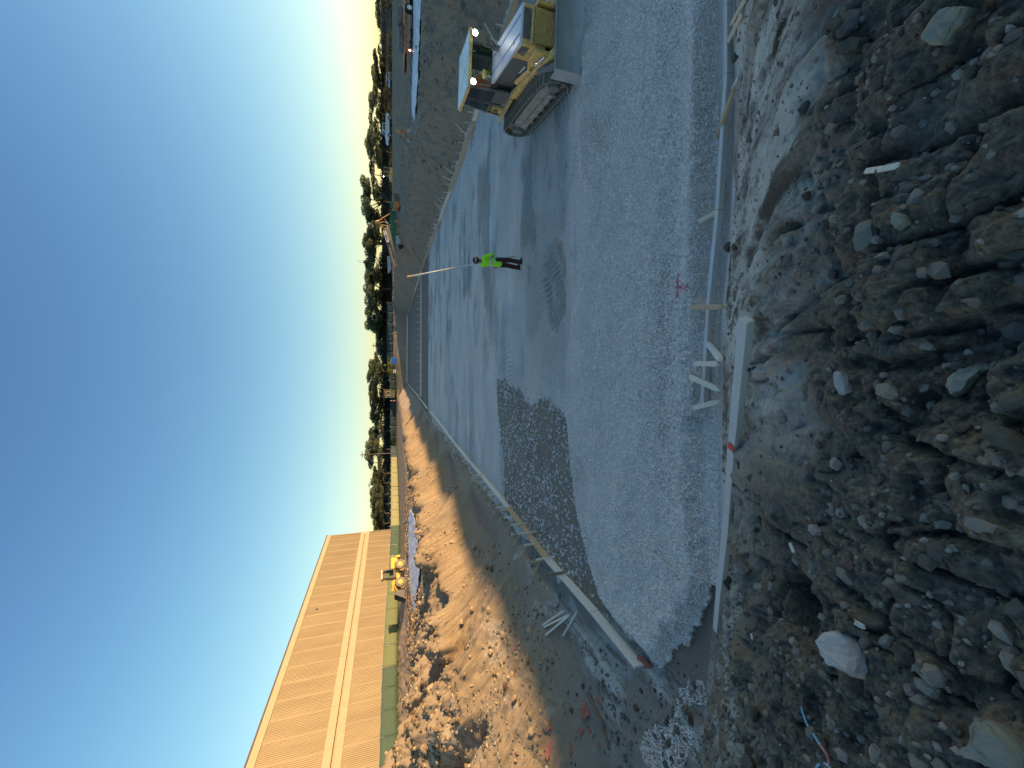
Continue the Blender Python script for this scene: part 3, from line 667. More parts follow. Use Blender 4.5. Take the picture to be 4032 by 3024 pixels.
MB().box((-20.4, PW * NB / 2, CAM_H + 13.7), (40, PW * NB - .1, .3)).build('roof', M['coping'], bld)
MB().box((-20.3, PW * NB - .2, (BB + BT) / 2), (39.9, .3, BT - BB - .3)).box((-20.3, .2, (BB + BT) / 2), (39.9, .3, BT - BB - .3)).box((-40.2, PW * NB / 2, (BB + BT) / 2), (.3, PW * NB - .6, BT - BB - .3)).build('end_walls', M['wall_rib'], bld)
for (yy, zz_) in ((PW * (NB - 10.5), CAM_H + 11.8), (PW * (NB - 25.45), CAM_H + 9.0)):
    wl = MB().box((.14, yy, zz_), (.16, .34, .30)).prism([(0.06, .18), (.30, .05), (.30, -.02), (.06, .0)], yy - .2, yy + .2).build('wall_lamp', M['dark'], bld, bevel=.01)
    wl.data.transform(Matrix.Translation((0, 0, 0)))
# blocks added out of view in the east, shaped to shade the pit
M['shed'] = mat_plain('grey_sheet_metal', (.32, .33, .33), .6, var=.1, scale=.3)
def shed(name, label, x, y0, y1, h, w=22):
    s = thing(name, label, 'building', (x, (y0 + y1) / 2, 0)); L = y1 - y0
    MB().box((w / 2, 0, (2.5 + h) / 2), (w, L, h - 2.5)).build('wall', M['shed'], s)
    MB().prism([(-.5, h), (w / 2, h + .9), (w + .5, h), (w + .5, h - .25), (-.5, h - .25)], -L / 2 - .4, L / 2 + .4).build('roof', M['coping'], s)
shed('shade_blocker', 'long low grey metal block added out of view to shade the pit from the east', 72, -8, 66, 10.4)
shed('shade_blocker', 'distant tall grey metal block added out of view to shade the right terrace', 122, 50, 112, 15.0)
shed('shade_blocker', 'tall grey metal block added out of view to shade the near bank', 66, -95, -8.6, 13.2)

# ---------------------------------------------------------------- windscreen fence
def cloth(name, a, b):
    t = NT(name); p = t.pos(); mp = t.new('ShaderNodeMapping'); mp.inputs['Scale'].default_value = (.4, .4, 3.5); t.l(p, mp.inputs[0])
    n = t.noise(1.4, 5, .6, mp.outputs[0]); n2 = t.noise(14, 4, .6, p)
    c = t.mix(n, a, b); return t.fin(c, .85, 0, t.bump(n, .3, .05), .2)
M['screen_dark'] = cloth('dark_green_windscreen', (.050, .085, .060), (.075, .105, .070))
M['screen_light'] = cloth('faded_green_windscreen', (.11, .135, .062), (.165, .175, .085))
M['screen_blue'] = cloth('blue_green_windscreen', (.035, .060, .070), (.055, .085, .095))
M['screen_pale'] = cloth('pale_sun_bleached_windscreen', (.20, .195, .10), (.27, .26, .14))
M['galv'] = mat_plain('galvanised_pipe', (.35, .36, .36), .4, .6)
fz = lambda x, y: float(height(np.array([x]), np.array([y]), False)[0][0])
def fpt(px, py, h=1.8):   # fence foot seen through a pixel, from the height of the fence there
    return px
# corner points (x,y) of the fence
fpts = [Vector((-38.5, 22)), Vector((-34.6, 50.5)), Vector((-28.6, 78)), Vector((-22.0, 108)), Vector((-19, 128)), Vector((10, 131)), Vector((26, 131))]
segs = []
for a, b in zip(fpts[:-1], fpts[1:]):
    L = (b - a).length; n = max(1, round(L / 3.0))
    for i in range(n): segs.append((a.lerp(b, i / n), a.lerp(b, (i + 1) / n)))
fence = thing('windscreen_fence', 'chain link fence covered with green windscreen below the tan building', 'fence', (segs[0][0].x, segs[0][0].y, fz(*segs[0][0])))
F0 = Vector(fence.location)
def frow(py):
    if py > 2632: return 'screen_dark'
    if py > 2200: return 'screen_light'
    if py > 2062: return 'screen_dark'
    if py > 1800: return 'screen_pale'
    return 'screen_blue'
for k, (a, b) in enumerate(segs):
    za, zb = fz(*a), fz(*b); H_ = 1.85
    A3, B3 = Vector((a.x, a.y, za)) - F0, Vector((b.x, b.y, zb)) - F0
    mid = (a + b) / 2; depth = mid.y * math.cos(PITCH) + .2; py = 1512 - FOC * mid.x / depth
    mb = MB(); n = 8; d = (B3 - A3); nrm = Vector((-d.y, d.x, 0)).normalized()
    vs = []; rj = random.Random(k)
    for i in range(n + 1):
        for j in range(4):
            w = .03 * math.sin(i * 1.3 + k) * (j in (1, 2)) + rj.uniform(-.012, .012)
            vs.append(A3 + d * (.01 + .98 * i / n) + Vector((0, 0, .06 + (H_ - .1) * j / 3 - (.05 * math.sin(math.pi * i / n) if j == 3 else 0))) + nrm * w)
    fs = [(i * 4 + j, (i + 1) * 4 + j, (i + 1) * 4 + j + 1, i * 4 + j + 1) for i in range(n) for j in range(3)]
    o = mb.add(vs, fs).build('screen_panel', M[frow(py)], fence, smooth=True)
    so = o.modifiers.new('thick', 'SOLIDIFY'); so.thickness = .01
    MB().cyl(A3 + nrm * .06 - Vector((0, 0, .3)), A3 + nrm * .06 + Vector((0, 0, H_ + .08)), .035, n=6).build('fence_post', M['galv'], fence)
    MB().cyl(A3 + nrm * .06 + Vector((0, 0, H_ - .04)), B3 + nrm * .06 + Vector((0, 0, H_ - .04)), .022, n=5).build('top_rail', M['galv'], fence)
# strip of grass at the foot of the fence
t = NT('short_grass'); n_ = t.noise(6, 5, .6, t.pos()); M['grass'] = t.fin(t.mix(n_, (.05, .075, .02), (.12, .14, .045)), .9)
bl = []
rg = np.random.default_rng(5); gv = []; gf = []
ax_, ay_ = [], []
for a, b in segs[:44]:
    for q in range(230):
        p = a.lerp(b, rg.uniform()); nn = Vector((b.y - a.y, -(b.x - a.x))).normalized() * abs(rg.normal(0, .5)); ax_.append(p.x + nn.x); ay_.append(p.y + nn.y)
az_ = height(np.array(ax_), np.array(ay_), False)[0]
for x, y, z in zip(ax_, ay_, az_):
    h = rg.uniform(.08, .32); an = rg.uniform(0, 6.28); w = .035; i0 = len(gv)
    gv += [(x - w * math.cos(an), y - w * math.sin(an), z - .02), (x + w * math.cos(an), y + w * math.sin(an), z - .02), (x + .1 * math.sin(an), y + .1 * math.cos(an), z + h)]; gf.append((i0, i0 + 1, i0 + 2))
tag(mesh_np('grass', gv, gf, M['grass']), kind='stuff')

# ---------------------------------------------------------------- wooded embankment and trees
def leaf_mat(name, a, b):
    t = NT(name); c = t.mix(t.attr('tint'), a, b)
    tl = t.new('ShaderNodeBsdfTranslucent'); t.l(c, tl.inputs[0]); t.l(c, t.b.inputs['Base Color']); t.b.inputs['Roughness'].default_value = .7
    mx = t.new('ShaderNodeMixShader'); mx.inputs[0].default_value = .42; t.l(t.b.outputs[0], mx.inputs[1]); t.l(tl.outputs[0], mx.inputs[2])
    t.l(mx.outputs[0], t.n['Material Output'].inputs[0]); return t.m
M['leaf'] = leaf_mat('dark_olive_foliage', (.085, .110, .060), (.24, .265, .13))
M['leaf_lime'] = leaf_mat('yellow_green_foliage', (.12, .15, .03), (.28, .32, .07))
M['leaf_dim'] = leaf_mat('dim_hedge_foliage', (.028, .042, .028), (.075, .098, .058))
M['bark'] = mat_plain('dark_bark', (.06, .05, .04), .95)
def leaf_cloud(centres, radii, n, size, seed, squash=.8):
    r = np.random.default_rng(seed); w = np.array(radii) ** 2; w = w / w.sum()
    k = r.choice(len(centres), n, p=w); d = r.normal(0, 1, (n, 3)); d /= np.linalg.norm(d, axis=1)[:, None]
    rad = np.array(radii)[k] * r.uniform(.35, 1.0, n) ** .5
    c = np.array(centres)[k] + d * rad[:, None] * np.array([1, 1, squash])
    u = r.normal(0, 1, (n, 3)); u /= np.linalg.norm(u, axis=1)[:, None]; v = np.cross(u, r.normal(0, 1, (n, 3))); v /= np.linalg.norm(v, axis=1)[:, None]
    s = size * r.uniform(.5, 1.4, n)[:, None]
    V_ = np.stack([c - u * s, c - v * s * .6, c + u * s, c + v * s * .6], 1).reshape(-1, 3)
    F_ = np.arange(n * 4).reshape(-1, 4); tint = np.repeat(np.clip(.5 + .35 * r.normal(0, 1, len(centres))[k] + r.normal(0, .2, n), 0, 1), 4)
    return V_, F_, tint
def tree_meshes(seed, h=9.0, w=4.0, dens=2600, leaf=.24):
    r = np.random.default_rng(seed); mb = MB(); cs = []; rs = []
    th = h * r.uniform(.15, .25); lean = r.normal(0, .25, 2)
    base = Vector((0, 0, -.4)); fork = Vector((lean[0], lean[1], th)); mb.cyl(base, fork, .30, .2, 8)
    for i in range(r.integers(7, 10)):
        a = 6.283 * i / 8 + r.uniform(-.5, .5); rad = w * r.uniform(.25, .95); zt = h * r.uniform(.36, .86)
        mid = fork + Vector((math.cos(a) * rad * .45, math.sin(a) * rad * .45, (zt - th) * .5)); tip = Vector((math.cos(a) * rad, math.sin(a) * rad, zt))
        mb.cyl(fork, mid, .16, .1, 6).cyl(mid, tip, .1, .04, 5)
        for q in range(3):
            a2 = r.uniform(0, 6.28); e = tip + Vector((math.cos(a2), math.sin(a2), r.uniform(-.3, .6))) * w * .33
            mb.cyl(mid.lerp(tip, .6), e, .06, .02, 4); cs.append(tuple(e)); rs.append(w * r.uniform(.17, .30))
        cs.append(tuple(tip)); rs.append(w * r.uniform(.22, .36))
    for q in range(3): cs.append((r.normal(0, w * .2), r.normal(0, w * .2), h * r.uniform(.8, .95))); rs.append(w * r.uniform(.2, .34))
    return mb.mesh('trunk', M['bark']), leaf_cloud(cs, rs, dens, leaf, seed + 100)
TREES = []
for s_ in range(5):
    tm, (v, f, ti) = tree_meshes(200 + s_, 9.0, 4.3, 9000, .19)
    o = mesh_np('crown', v, f, M['leaf'], attrs={'tint': ('POINT', 'FLOAT', ti)}); TREES.append((tm, o.data)); bpy.data.objects.remove(o)
def tree(px, py, D, wpx, label, kind=0, group='trees beyond the building site'):
    """px = crown top, py = centre, wpx = crown width in the photograph"""
    top = PD(px, py, D); zb = 5.2; h = top.z - zb; w = wpx / FOC * D * 1.42 / 2
    t = thing('tree', label, 'tree', (top.x, D, zb), random.uniform(0, 6.28), group)
    tm, cm = TREES[kind % 5]; sx = w / 4.6; sz = h / 9.6
    for nm, me in (('trunk', tm), ('crown', cm)): linked(nm, me, t, sc=(sx, sx, sz))
    return t
G = 'trees beyond the building site'
order = [  # crown top px, centre py, distance, width
 (1474, 20, 150, 62, 'low dark tree at the right end of the tree line'), (1480, 85, 152, 60, 'low rounded tree second from the right end of the tree line'),
 (1452, 158, 140, 78, 'dark tree rising above the parked silver car'), (1440, 232, 138, 76, 'broad tree right of the gap above the white pickup'),
 (1447, 288, 144, 60, 'thin dark tree partly behind the broad one near the pickup'), (1431, 352, 135, 84, 'open crowned tree directly above the front of the white pickup'),
 (1417, 440, 134, 84, 'tall tree just left of the lone power pole above the yellow dozer'), (1450, 500, 140, 50, 'smaller tree filling in beside the tall one left of the power pole'),
 (1413, 548, 132, 84, 'tall open tree right of the green screening machine'), (1424, 640, 138, 78, 'wispy tree between the yellow dozer and the screening machine'),
]
order = [(1474, 20, 150, 78, 'low dark tree at the right end of the tree line'), (1479, 95, 152, 84, 'low rounded tree second from the right end of the tree line'),
 (1453, 285, 140, 95, 'dark tree rising above the parked silver car'), (1441, 405, 138, 125, 'broad dark tree above the tail of the white pickup'),
 (1431, 590, 135, 120, 'open crowned tree behind the surveying tripod and the pickup nose'), (1417, 785, 133, 120, 'tree with sky showing through, left of the lone power pole'),
 (1432, 868, 138, 70, 'narrow tree right behind the lamp head of the screening machine'), (1413, 945, 132, 105, 'tall open tree above the white sign panel of the screening machine'),
 (1424, 1040, 135, 95, 'tree under the twin antenna left of the conveyor'), (1425, 1130, 134, 110, 'spreading tree left of the conveyor tail'),
 (1432, 1222, 136, 105, 'tree whose crown lets pale sky through above the grey roof'), (1447, 1300, 140, 90, 'dense dark tree left of the grey roof'),
 (1433, 1470, 128, 130, 'big dense tree above the blue portable toilet'), (1440, 1538, 131, 85, 'drooping tree right of the sunlit yellow house'),
 (1450, 1610, 134, 95, 'loose open tree left of the sunlit yellow house'), (1434, 1775, 124, 90, 'tree directly beside the tall power pole'),
 (1460, 1868, 118, 100, 'tree leaning over the far fence between the two right power poles'), (1446, 1950, 112, 90, 'tree two crowns from the tan building'),
 (1458, 2030, 106, 110, 'dark bushy tree close to the corner of the tan building'), (1470, 2095, 108, 90, 'dark tree half hidden behind the corner of the tan building')]
order += [(1455, 1990, 108, 70, 'bushy tree between the two trees nearest the tan building'), (1462, 2066, 104, 70, 'tree touching the bushy one at the corner of the tan building'), (1450, 1905, 116, 70, 'tree just left of the second power pole'), (1452, 1700, 128, 60, 'low tree filling the gap right of the tall power pole')]
for k, (a, b, D, w, lb) in enumerate(order): tree(a, b, D, w, lb, k)
# dense hedge and embankment under the trees
def slope_strip():
    xs = np.linspace(-45, 190, 120); vs = []; prof = [(0, 0), (2.0, 1.6), (5, 3.4), (9, 4.5), (26, 4.6), (40, 0)]
    for x in xs:
        y0 = 134 - 20 * ss(-5, -45, x) - 8 * ss(90, 160, x)
        for dy_, dz_ in prof:
            s = .72 + .24 * ss(-8, 10, x); vs.append((x, y0 + dy_, 3.5 + dz_ * s + (fbm(np.array([x * .2]), np.array([dy_ * .3]), 3, 200)[0] * .5 if dz_ else 0)))
    n = len(prof); fs = [(i * n + j, (i + 1) * n + j, (i + 1) * n + j + 1, i * n + j + 1) for i in range(len(xs) - 1) for j in range(n - 1)]
    return vs, fs
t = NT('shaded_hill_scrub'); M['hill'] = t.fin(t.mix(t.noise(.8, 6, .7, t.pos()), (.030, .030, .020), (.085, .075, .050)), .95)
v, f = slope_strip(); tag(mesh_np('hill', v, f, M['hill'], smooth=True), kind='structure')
rh = np.random.default_rng(77); n = 1900; hx = rh.uniform(-52, 130, n); hd = rh.uniform(-1.5, 8, n)
hy = 134 - 20 * ss(-5, -45, hx) - 8 * ss(90, 160, hx) + hd; dens_ = rh.uniform(0, 1, n) < np.where(hx < 45, .95, .30)
hx, hy, hd = hx[dens_], hy[dens_], hd[dens_]; hz = 3.5 + np.interp(hd, [-2, 0, 2, 5, 9], [0, 0, 1.6, 3.4, 4.5]) * (.72 + .24 * ss(-8, 10, hx))
v, f, ti = leaf_cloud(list(zip(hx, hy, hz + .4)), list(rh.uniform(.7, 1.5, len(hx))), 80000, .20, 78)
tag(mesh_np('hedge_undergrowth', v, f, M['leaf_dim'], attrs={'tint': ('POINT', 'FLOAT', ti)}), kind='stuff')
for (a, b, D, w, lb) in ((1523, 1462, 127, 30, 'yellow green bush left of the blue portable toilet'), (1497, 925, 128, 34, 'olive yellow bush behind the screening machine'), (1508, 1440, 127.5, 20, 'small lime bush above the blue portable toilet')):
    c = PD(a, b, D); s = thing('bush', lb, 'bush', (c.x, D, 3.8))
    v, f, ti = leaf_cloud([(0, 0, .8), (.5, .2, 1.5), (-.5, 0, 1.3), (0, 0, c.z - 3.8 - .6)], [w / FOC * D * .3] * 4, 500, .16, int(a))
    mesh_np('foliage', v, f, M['leaf_lime'], parent=s, attrs={'tint': ('POINT', 'FLOAT', ti)}); MB().cyl((0, 0, -.2), (0, 0, 1.2), .06, .03, 6).build('stem', M['bark'], s)
# far houses glimpsed between the trees
M['house_grey'] = mat_plain('grey_stucco', (.30, .30, .30), .9); M['house_yel'] = mat_plain('ochre_stucco', (.60, .45, .22), .9); M['rooft'] = mat_plain('grey_roof', (.22, .21, .21), .9)
M['window'] = mat_plain('dark_window_pane', (.03, .04, .05), .15)
def house(px0, px1, py0, py1, D, label, wall, roofh=.8):
    a = PD(px0, py0, D); b = PD(px1, py1, D); x0, x1 = sorted((a.x, b.x)); zt = max(a.z, b.z)
    h = thing('house', label, 'house', ((x0 + x1) / 2, D, 3.6)); w = x1 - x0; H_ = zt - 3.6 - roofh
    MB().box((0, 4, H_ / 2), (w, 8, H_)).build('wall', M[wall], h)
    MB().prism([(-.4, H_), (4, H_ + roofh), (8.4, H_)], -w / 2 - .3, w / 2 + .3, 'x').build('roof', M['rooft'], h)
    for q in (-.28, .28):
        wf = MB().box((q * w, -.03, H_ * .62), (w * .2, .08, .9)).build('window', M['white'], h); MB().box((q * w, -.075, H_ * .62), (w * .17, .03, .78)).build('pane', M['window'], wf)
house(1505, 1530, 1222, 1272, 150, 'grey roofed house seen between trees left of centre', 'house_grey', 1.2)
house(1480, 1510, 1352, 1392, 158, 'pale grey house high between two tree crowns', 'house_grey', .9)
house(1504, 1530, 1540, 1566, 128.5, 'sunlit ochre house at the edge of the tree line', 'house_yel', .7)
house(1490, 1512, 552, 572, 165, 'small pale house showing between trees behind the tripod', 'house_grey', .7)
house(1488, 1506, 1700, 1724, 150, 'flat pale shed between the trees near the power poles', 'house_grey', .5)
# power poles and wires
def power_pole(px, py, D, label, arm=1.9, h2=None):
    t = PD(px, py, D); o = thing('power_pole', label, 'power pole', (t.x, D, 3.6)); H_ = t.z - 3.6
    MB().cyl((0, 0, -.5), (0, 0, H_), .14, .09, 8).build('post', M['pole'], o)
    MB().box((0, 0, H_ - .45), (arm, .12, .12), (0, 0, R(25))).build('crossarm', M['pole'], o)
    for s in (-.8, 0, .8): MB().cyl((s * arm * .5 * .9, s * arm * .2, H_ - .4), (s * arm * .45, s * arm * .2, H_ - .2), .05, .03, 6).build('insulator', M['grey_plate'], o)
    return o, Vector((t.x, D, t.z - .2))
poles = [power_pole(1461, 686, 118, 'lone wooden power pole above the small yellow dozer', 2.2), power_pole(1418, 1791, 96, 'tallest power pole beside a tree at the left', 1.6),
         power_pole(1459, 1823, 130, 'power pole just left of the tallest one', 1.9), power_pole(1448, 1911, 125, 'power pole behind the tree two crowns from the building', 1.5), power_pole(1484, 1689, 150, 'distant low power pole right of the tallest one', 3.0),
         power_pole(1466, 1360, 140, 'power pole with a round transformer in the gap at the centre', 1.6)]
wp = [p[1] for p in poles]
def wire(a, b, sag, label):
    pts = [a.lerp(b, i / 14) - Vector((0, 0, sag * 4 * (i / 14) * (1 - i / 14))) for i in range(15)]
    o = MB().tube([p - a for p in pts], .022, 4).build('overhead_wire', M['wire']); o.location = a
    tag(o, label, 'wire')
wire(wp[2], wp[3], .4, 'overhead wire between the two poles nearest the tan building'); wire(wp[3], Vector((-46, 118, 10.4)), .5, 'overhead wire running behind the roof of the tan building')
wire(wp[1], wp[2], .4, 'overhead wire from the tallest pole to its neighbour'); wire(wp[5], wp[4], .9, 'overhead wire crossing the sky left of the centre gap')
wire(wp[0], Vector((wp[0].x - 20, 128, 9.8)), .4, 'overhead wire leaving the lone pole to the left'); wire(wp[0], Vector((wp[0].x + 16, 118, 10.2)), .4, 'overhead wire leaving the lone pole to the right')
a = PD(1430, 1031, 131); an = thing('antenna', 'twin whip antenna above the tree behind the conveyor', 'antenna', (a.x, 131, a.z - 6))
MB().cyl((0, 0, -1.5), (0, 0, 6), .06, n=6).build('mast', M['pole'], an); MB().sph((0, 0, 5.6), .55, sc=(1, 1, .8)).build('dome', M['pole'], an, True)
for s in (-.3, .3): MB().cyl((s, 0, 5.8), (s, 0, 7.6), .035, n=5).build('whip', M['wire'], an)
# ---------------------------------------------------------------- form boards, stakes and loose timber
def board(a, b, w, h, label, mat='wood_grey', group='form boards round the gravel pad', name='form_board', up=(0, 0, 1), cuts=None):
    a = Vector(a); b = Vector(b); o = thing(name, label, 'board', a, 0, group); d = b - a; L = d.length
    rot = d.to_track_quat('X', 'Z'); o.rotation_euler = rot.to_euler()
    mb = MB(); n = max(1, int(L / 1.2)); rj = random.Random(int(L * 977))
    prof = [(-w / 2, -h / 2), (w / 2, -h / 2), (w / 2, h / 2), (-w / 2, h / 2)]; vs = []
    for i in range(n + 1):
        oy, oz = (rj.uniform(-.012, .012), rj.uniform(-.006, .006)) if 0 < i < n else (0, 0)
        vs += [(L * i / n, y + oy, z + oz) for y, z in prof]
    fs = [(i * 4 + j, i * 4 + (j + 1) % 4, i * 4 + 4 + (j + 1) % 4, i * 4 + 4 + j) for i in range(n) for j in range(4)] + [(3, 2, 1, 0), (n * 4, n * 4 + 1, n * 4 + 2, n * 4 + 3)]
    mb.add(vs, fs).build('timber', M[mat], o, bevel=.004)
    return o
def polyboards(pts, w, h, labels, mats):
    for k in range(len(pts) - 1):
        a, b = Vector(pts[k]), Vector(pts[k + 1]); g = (b - a).normalized() * .012
        board(a + g, b - g, w, h, labels[k % len(labels)], mats[k % len(mats)])
LB = [(2507, 2630), (2330, 2412), (2143, 2197), (1993, 1998), (1905, 1888), (1830, 1800), (1775, 1730), (1732, 1671), (1694, 1621)]
lp = [P(a, b, .2) for a, b in LB]; lp = [Vector((p.x, p.y, .13)) for p in lp]
ll = ['grey form board nearest the camera along the left edge of the pad', 'second grey form board along the left edge, where the gravel meets bare mud', 'warm brown form board with dirt stains along the left edge', 'fourth form board along the left edge beside the coarse stones',
      'fifth form board along the left edge below the sunlit bank', 'sixth form board along the left edge at a gully mouth', 'seventh form board along the left edge near the brown soil', 'last near piece of form board on the left edge before the kink']
for k in range(len(lp) - 1): board(lp[k] + Vector((0, .01, 0)), lp[k + 1] - Vector((0, .01, 0)), .05, .21, ll[k], ['wood_grey', 'wood_grey', 'wood_warm', 'wood_grey', 'wood_grey', 'wood_grey'][k % 6])
far_l = [Vector((-3.2, 52, .12)), Vector((-1.9, 75, .12)), Vector((-.8, 98, .12)), Vector((.46, 121.8, .12))]
for k, lb in enumerate(('far form board at the left edge of the brown soil', 'second far form board left of the brown soil', 'farthest form board left of the brown soil')): board(far_l[k], far_l[k + 1] - Vector((0, .02, 0)), .06, .26, lb, 'wood')
bp = [Vector((.5, 122, .14)), Vector((10, 120.3, .14)), Vector((19.9, 118.6, .14))]
for k, lb in enumerate(('left half of the farthest form board closing the pad', 'right half of the farthest form board closing the pad')): board(bp[k], bp[k + 1] - Vector((.02, 0, 0)), .08, .36, lb, 'wood')
ip = [Vector((-2.0, 64.1, .13)), Vector((4.6, 63.9, .13)), Vector((11.2, 63.75, .13)), Vector((17.6, 63.6, .13))]
for k, lb in enumerate(('left third of the cross board dividing gravel from brown soil', 'middle third of the cross board dividing gravel from brown soil', 'right third of the cross board dividing gravel from brown soil')): board(ip[k], ip[k + 1] - Vector((.02, 0, 0)), .06, .24, lb, 'wood')
rp = [Vector((right_line(y), y, .12)) for y in (9.2, 13.4, 17.7, 22.0, 26.6, 31.5, 39, 50, 63.3, 82, 100, 118)]
rl = ['form board at the right edge beside the dozer blade', 'form board directly behind the dozer cab', 'form board just left of the dozer with short stakes', 'form board on the right edge with leaning stakes', 'form board on the right edge at mid distance', 'form board on the right edge behind the survey rod', 'far form board on the right edge', 'form board on the right edge ending at the cross board', 'form board right of the brown soil, nearer part', 'form board right of the brown soil, middle part', 'form board right of the brown soil, farthest part']
for k in range(len(rp) - 1): board(rp[k], rp[k + 1] - Vector((0, .015, 0)), .055, .21 + .04 * (k > 6), rl[k], ['wood_warm', 'wood_warm', 'wood'][k % 3])
NBP = [(2868, -330, .16), (2859, 20, .16), (2859, 292, .16), (2825, 829, .16), (2789, 1202, .15), (2766, 1600, .13)]
nb = [P(a, b, c) for a, b, c in NBP]
nl = ['grey form board at the near edge leaving the picture at the right', 'grey board end half covered by earth at the near edge', 'grey form board at the near edge under the long brown stake', 'grey form board at the near edge beside the pink cross', 'short last form board of the near edge with four loose stakes']
for k in range(5): board(nb[k] - Vector((0, 0, .03)), nb[k + 1] - Vector((-.01, 0, .03)), .065, .09, nl[k], 'wood_grey')
ea, eb = surf(2984, 1260), surf(2842, 2476)
ea.z += .09; eb.z += .09
beam_o = board(ea, eb, .080, .06, 'long loose grey beam with a red paint mark lying on the near bank', 'wood_grey', None, 'loose_beam')
for q in (.27,):
    MB().box(((eb - ea).length * .245, 0, .0315), (.07, .065, .004)).build('paint_mark', mat_plain('red_orange_spray', (.85, .08, .05), .8), beam_o)
def stake(a, b, w, label, mat='wood', group=None, thick=None):
    a = Vector(a); b = Vector(b); d = b - a; L = d.length; o = thing('wooden_stake', label, 'stake', a, 0, group)
    o.rotation_euler = d.to_track_quat('Z', 'Y').to_euler(); h = w / 2; t2 = (thick or w * .5) / 2; tip = min(.12, L * .22)
    vs = [(-h, -t2, 0), (h, -t2, 0), (h, t2, 0), (-h, t2, 0), (-h, -t2, L - tip), (h, -t2, L - tip), (h, t2, L - tip), (-h, t2, L - tip), (-h * .15, -t2, L), (h * .15, -t2, L), (h * .15, t2, L), (-h * .15, t2, L)]
    fs = [(3, 2, 1, 0)] + [(4 * k + j, 4 * k + (j + 1) % 4, 4 * k + 4 + (j + 1) % 4, 4 * k + 4 + j) for k in (0, 1) for j in range(4)] + [(8, 9, 10, 11)]
    MB().add(vs, fs).build('timber', M[mat], o, bevel=.003); return o
SM = {}
def stake_mesh(L, w, mat):
    k = (round(L, 2), w, mat)
    if k not in SM: SM[k] = MB().box((0, 0, L / 2), (w, w * .55, L)).mesh('timber', M[mat])
    return SM[k]
def small_stake(p, L, tilt, label, group, mat='wood', w=.055):
    o = bpy.data.objects.new('wooden_stake', stake_mesh(L, w, mat)); COL.objects.link(o); o.location = p; o.rotation_euler = tilt
    tag(o, label, 'stake', group)
rs = random.Random(3)
ONES = ['', 'first', 'second', 'third', 'fourth', 'fifth', 'sixth', 'seventh', 'eighth', 'ninth', 'tenth', 'eleventh', 'twelfth', 'thirteenth', 'fourteenth', 'fifteenth', 'sixteenth', 'seventeenth', 'eighteenth', 'nineteenth']
def nth(k):
    if k < 20: return ONES[k]
    t = ['', '', 'twent', 'thirt', 'fort', 'fift'][k // 10]
    return t + 'ieth' if k % 10 == 0 else t + 'y ' + ONES[k % 10]
nk = dict(a=0, b=0, c=0, d=0)
def cnt_(q): nk[q] += 1; return nth(nk[q])
# outer stakes and kickers of the left boards
y = 11.6
while y < 50:
    x = float(left_line(y)) - .10
    small_stake((x, y, -.1), .52, (0, rs.uniform(-.06, .06), rs.uniform(-.3, .3)), cnt_('a') + ' upright stake from the near end outside the left form boards', 'stakes bracing the left form boards', 'wood_warm')
    if y < 34: small_stake((x - .02, y + .12, .05), .55, (0, R(-58) + rs.uniform(-.1, .1), rs.uniform(-.4, .4)), cnt_('b') + ' slanting kicker stake from the near end behind the left form boards', 'slanting kickers behind the left form boards', 'wood_warm')
    y += rs.uniform(.85, 1.15) + (y > 25) * .5
inner = [(2179, 2197), (2127, 2141), (2098, 2097), (2069, 2065), (2039, 2036), (2000, 1996), (1966, 1950), (1908, 1870)]
for k, (a, b) in enumerate(inner):
    small_stake(P(a, b) + Vector((.03, 0, -.05)), .60, (rs.uniform(-.06, .06), rs.uniform(-.05, .05), .2), 'tall pale stake on the gravel side of the left boards, ' + nth(k + 1) + ' from the near end', 'stakes on the gravel side of the left form boards', 'wood')
a = P(2232, 2252); stake(a + Vector((0, 0, .70)), a, .07, 'dark wet stake crossing the left board with its point on the mud', 'wood_old')
a = P(2240, 2285); board(P(2215, 2215, .10) + Vector((-.35, 0, .12)), P(2196, 2286, .1) + Vector((0, -.1, .0)), .03, .10, 'short loose board leaning behind the left form board', 'wood_grey', None, 'loose_board')
for (a0, a1, lb) in (((1600 + .617 * 880, 2000 + .617 * 745), (1600 + .617 * 1025, 2000 + .617 * 650), 'thin grey stake, topmost of the loose stakes left of the left board'), ((1600 + .617 * 890, 2000 + .617 * 757), (1600 + .617 * 1055, 2000 + .617 * 678), 'thin stake lying second in the group of four left of the left board'),
                     ((1600 + .617 * 900, 2000 + .617 * 808), (1600 + .617 * 1055, 2000 + .617 * 680), 'widest of the four loose stakes left of the left board'), ((1600 + .617 * 1012, 2000 + .617 * 815), (1600 + .617 * 1103, 2000 + .617 * 655), 'loose pale stake lying apart, nearest the left board')):
    stake(surf(*a0, .05), surf(*a1, .05), .05, lb, 'wood', 'loose stakes on the left')
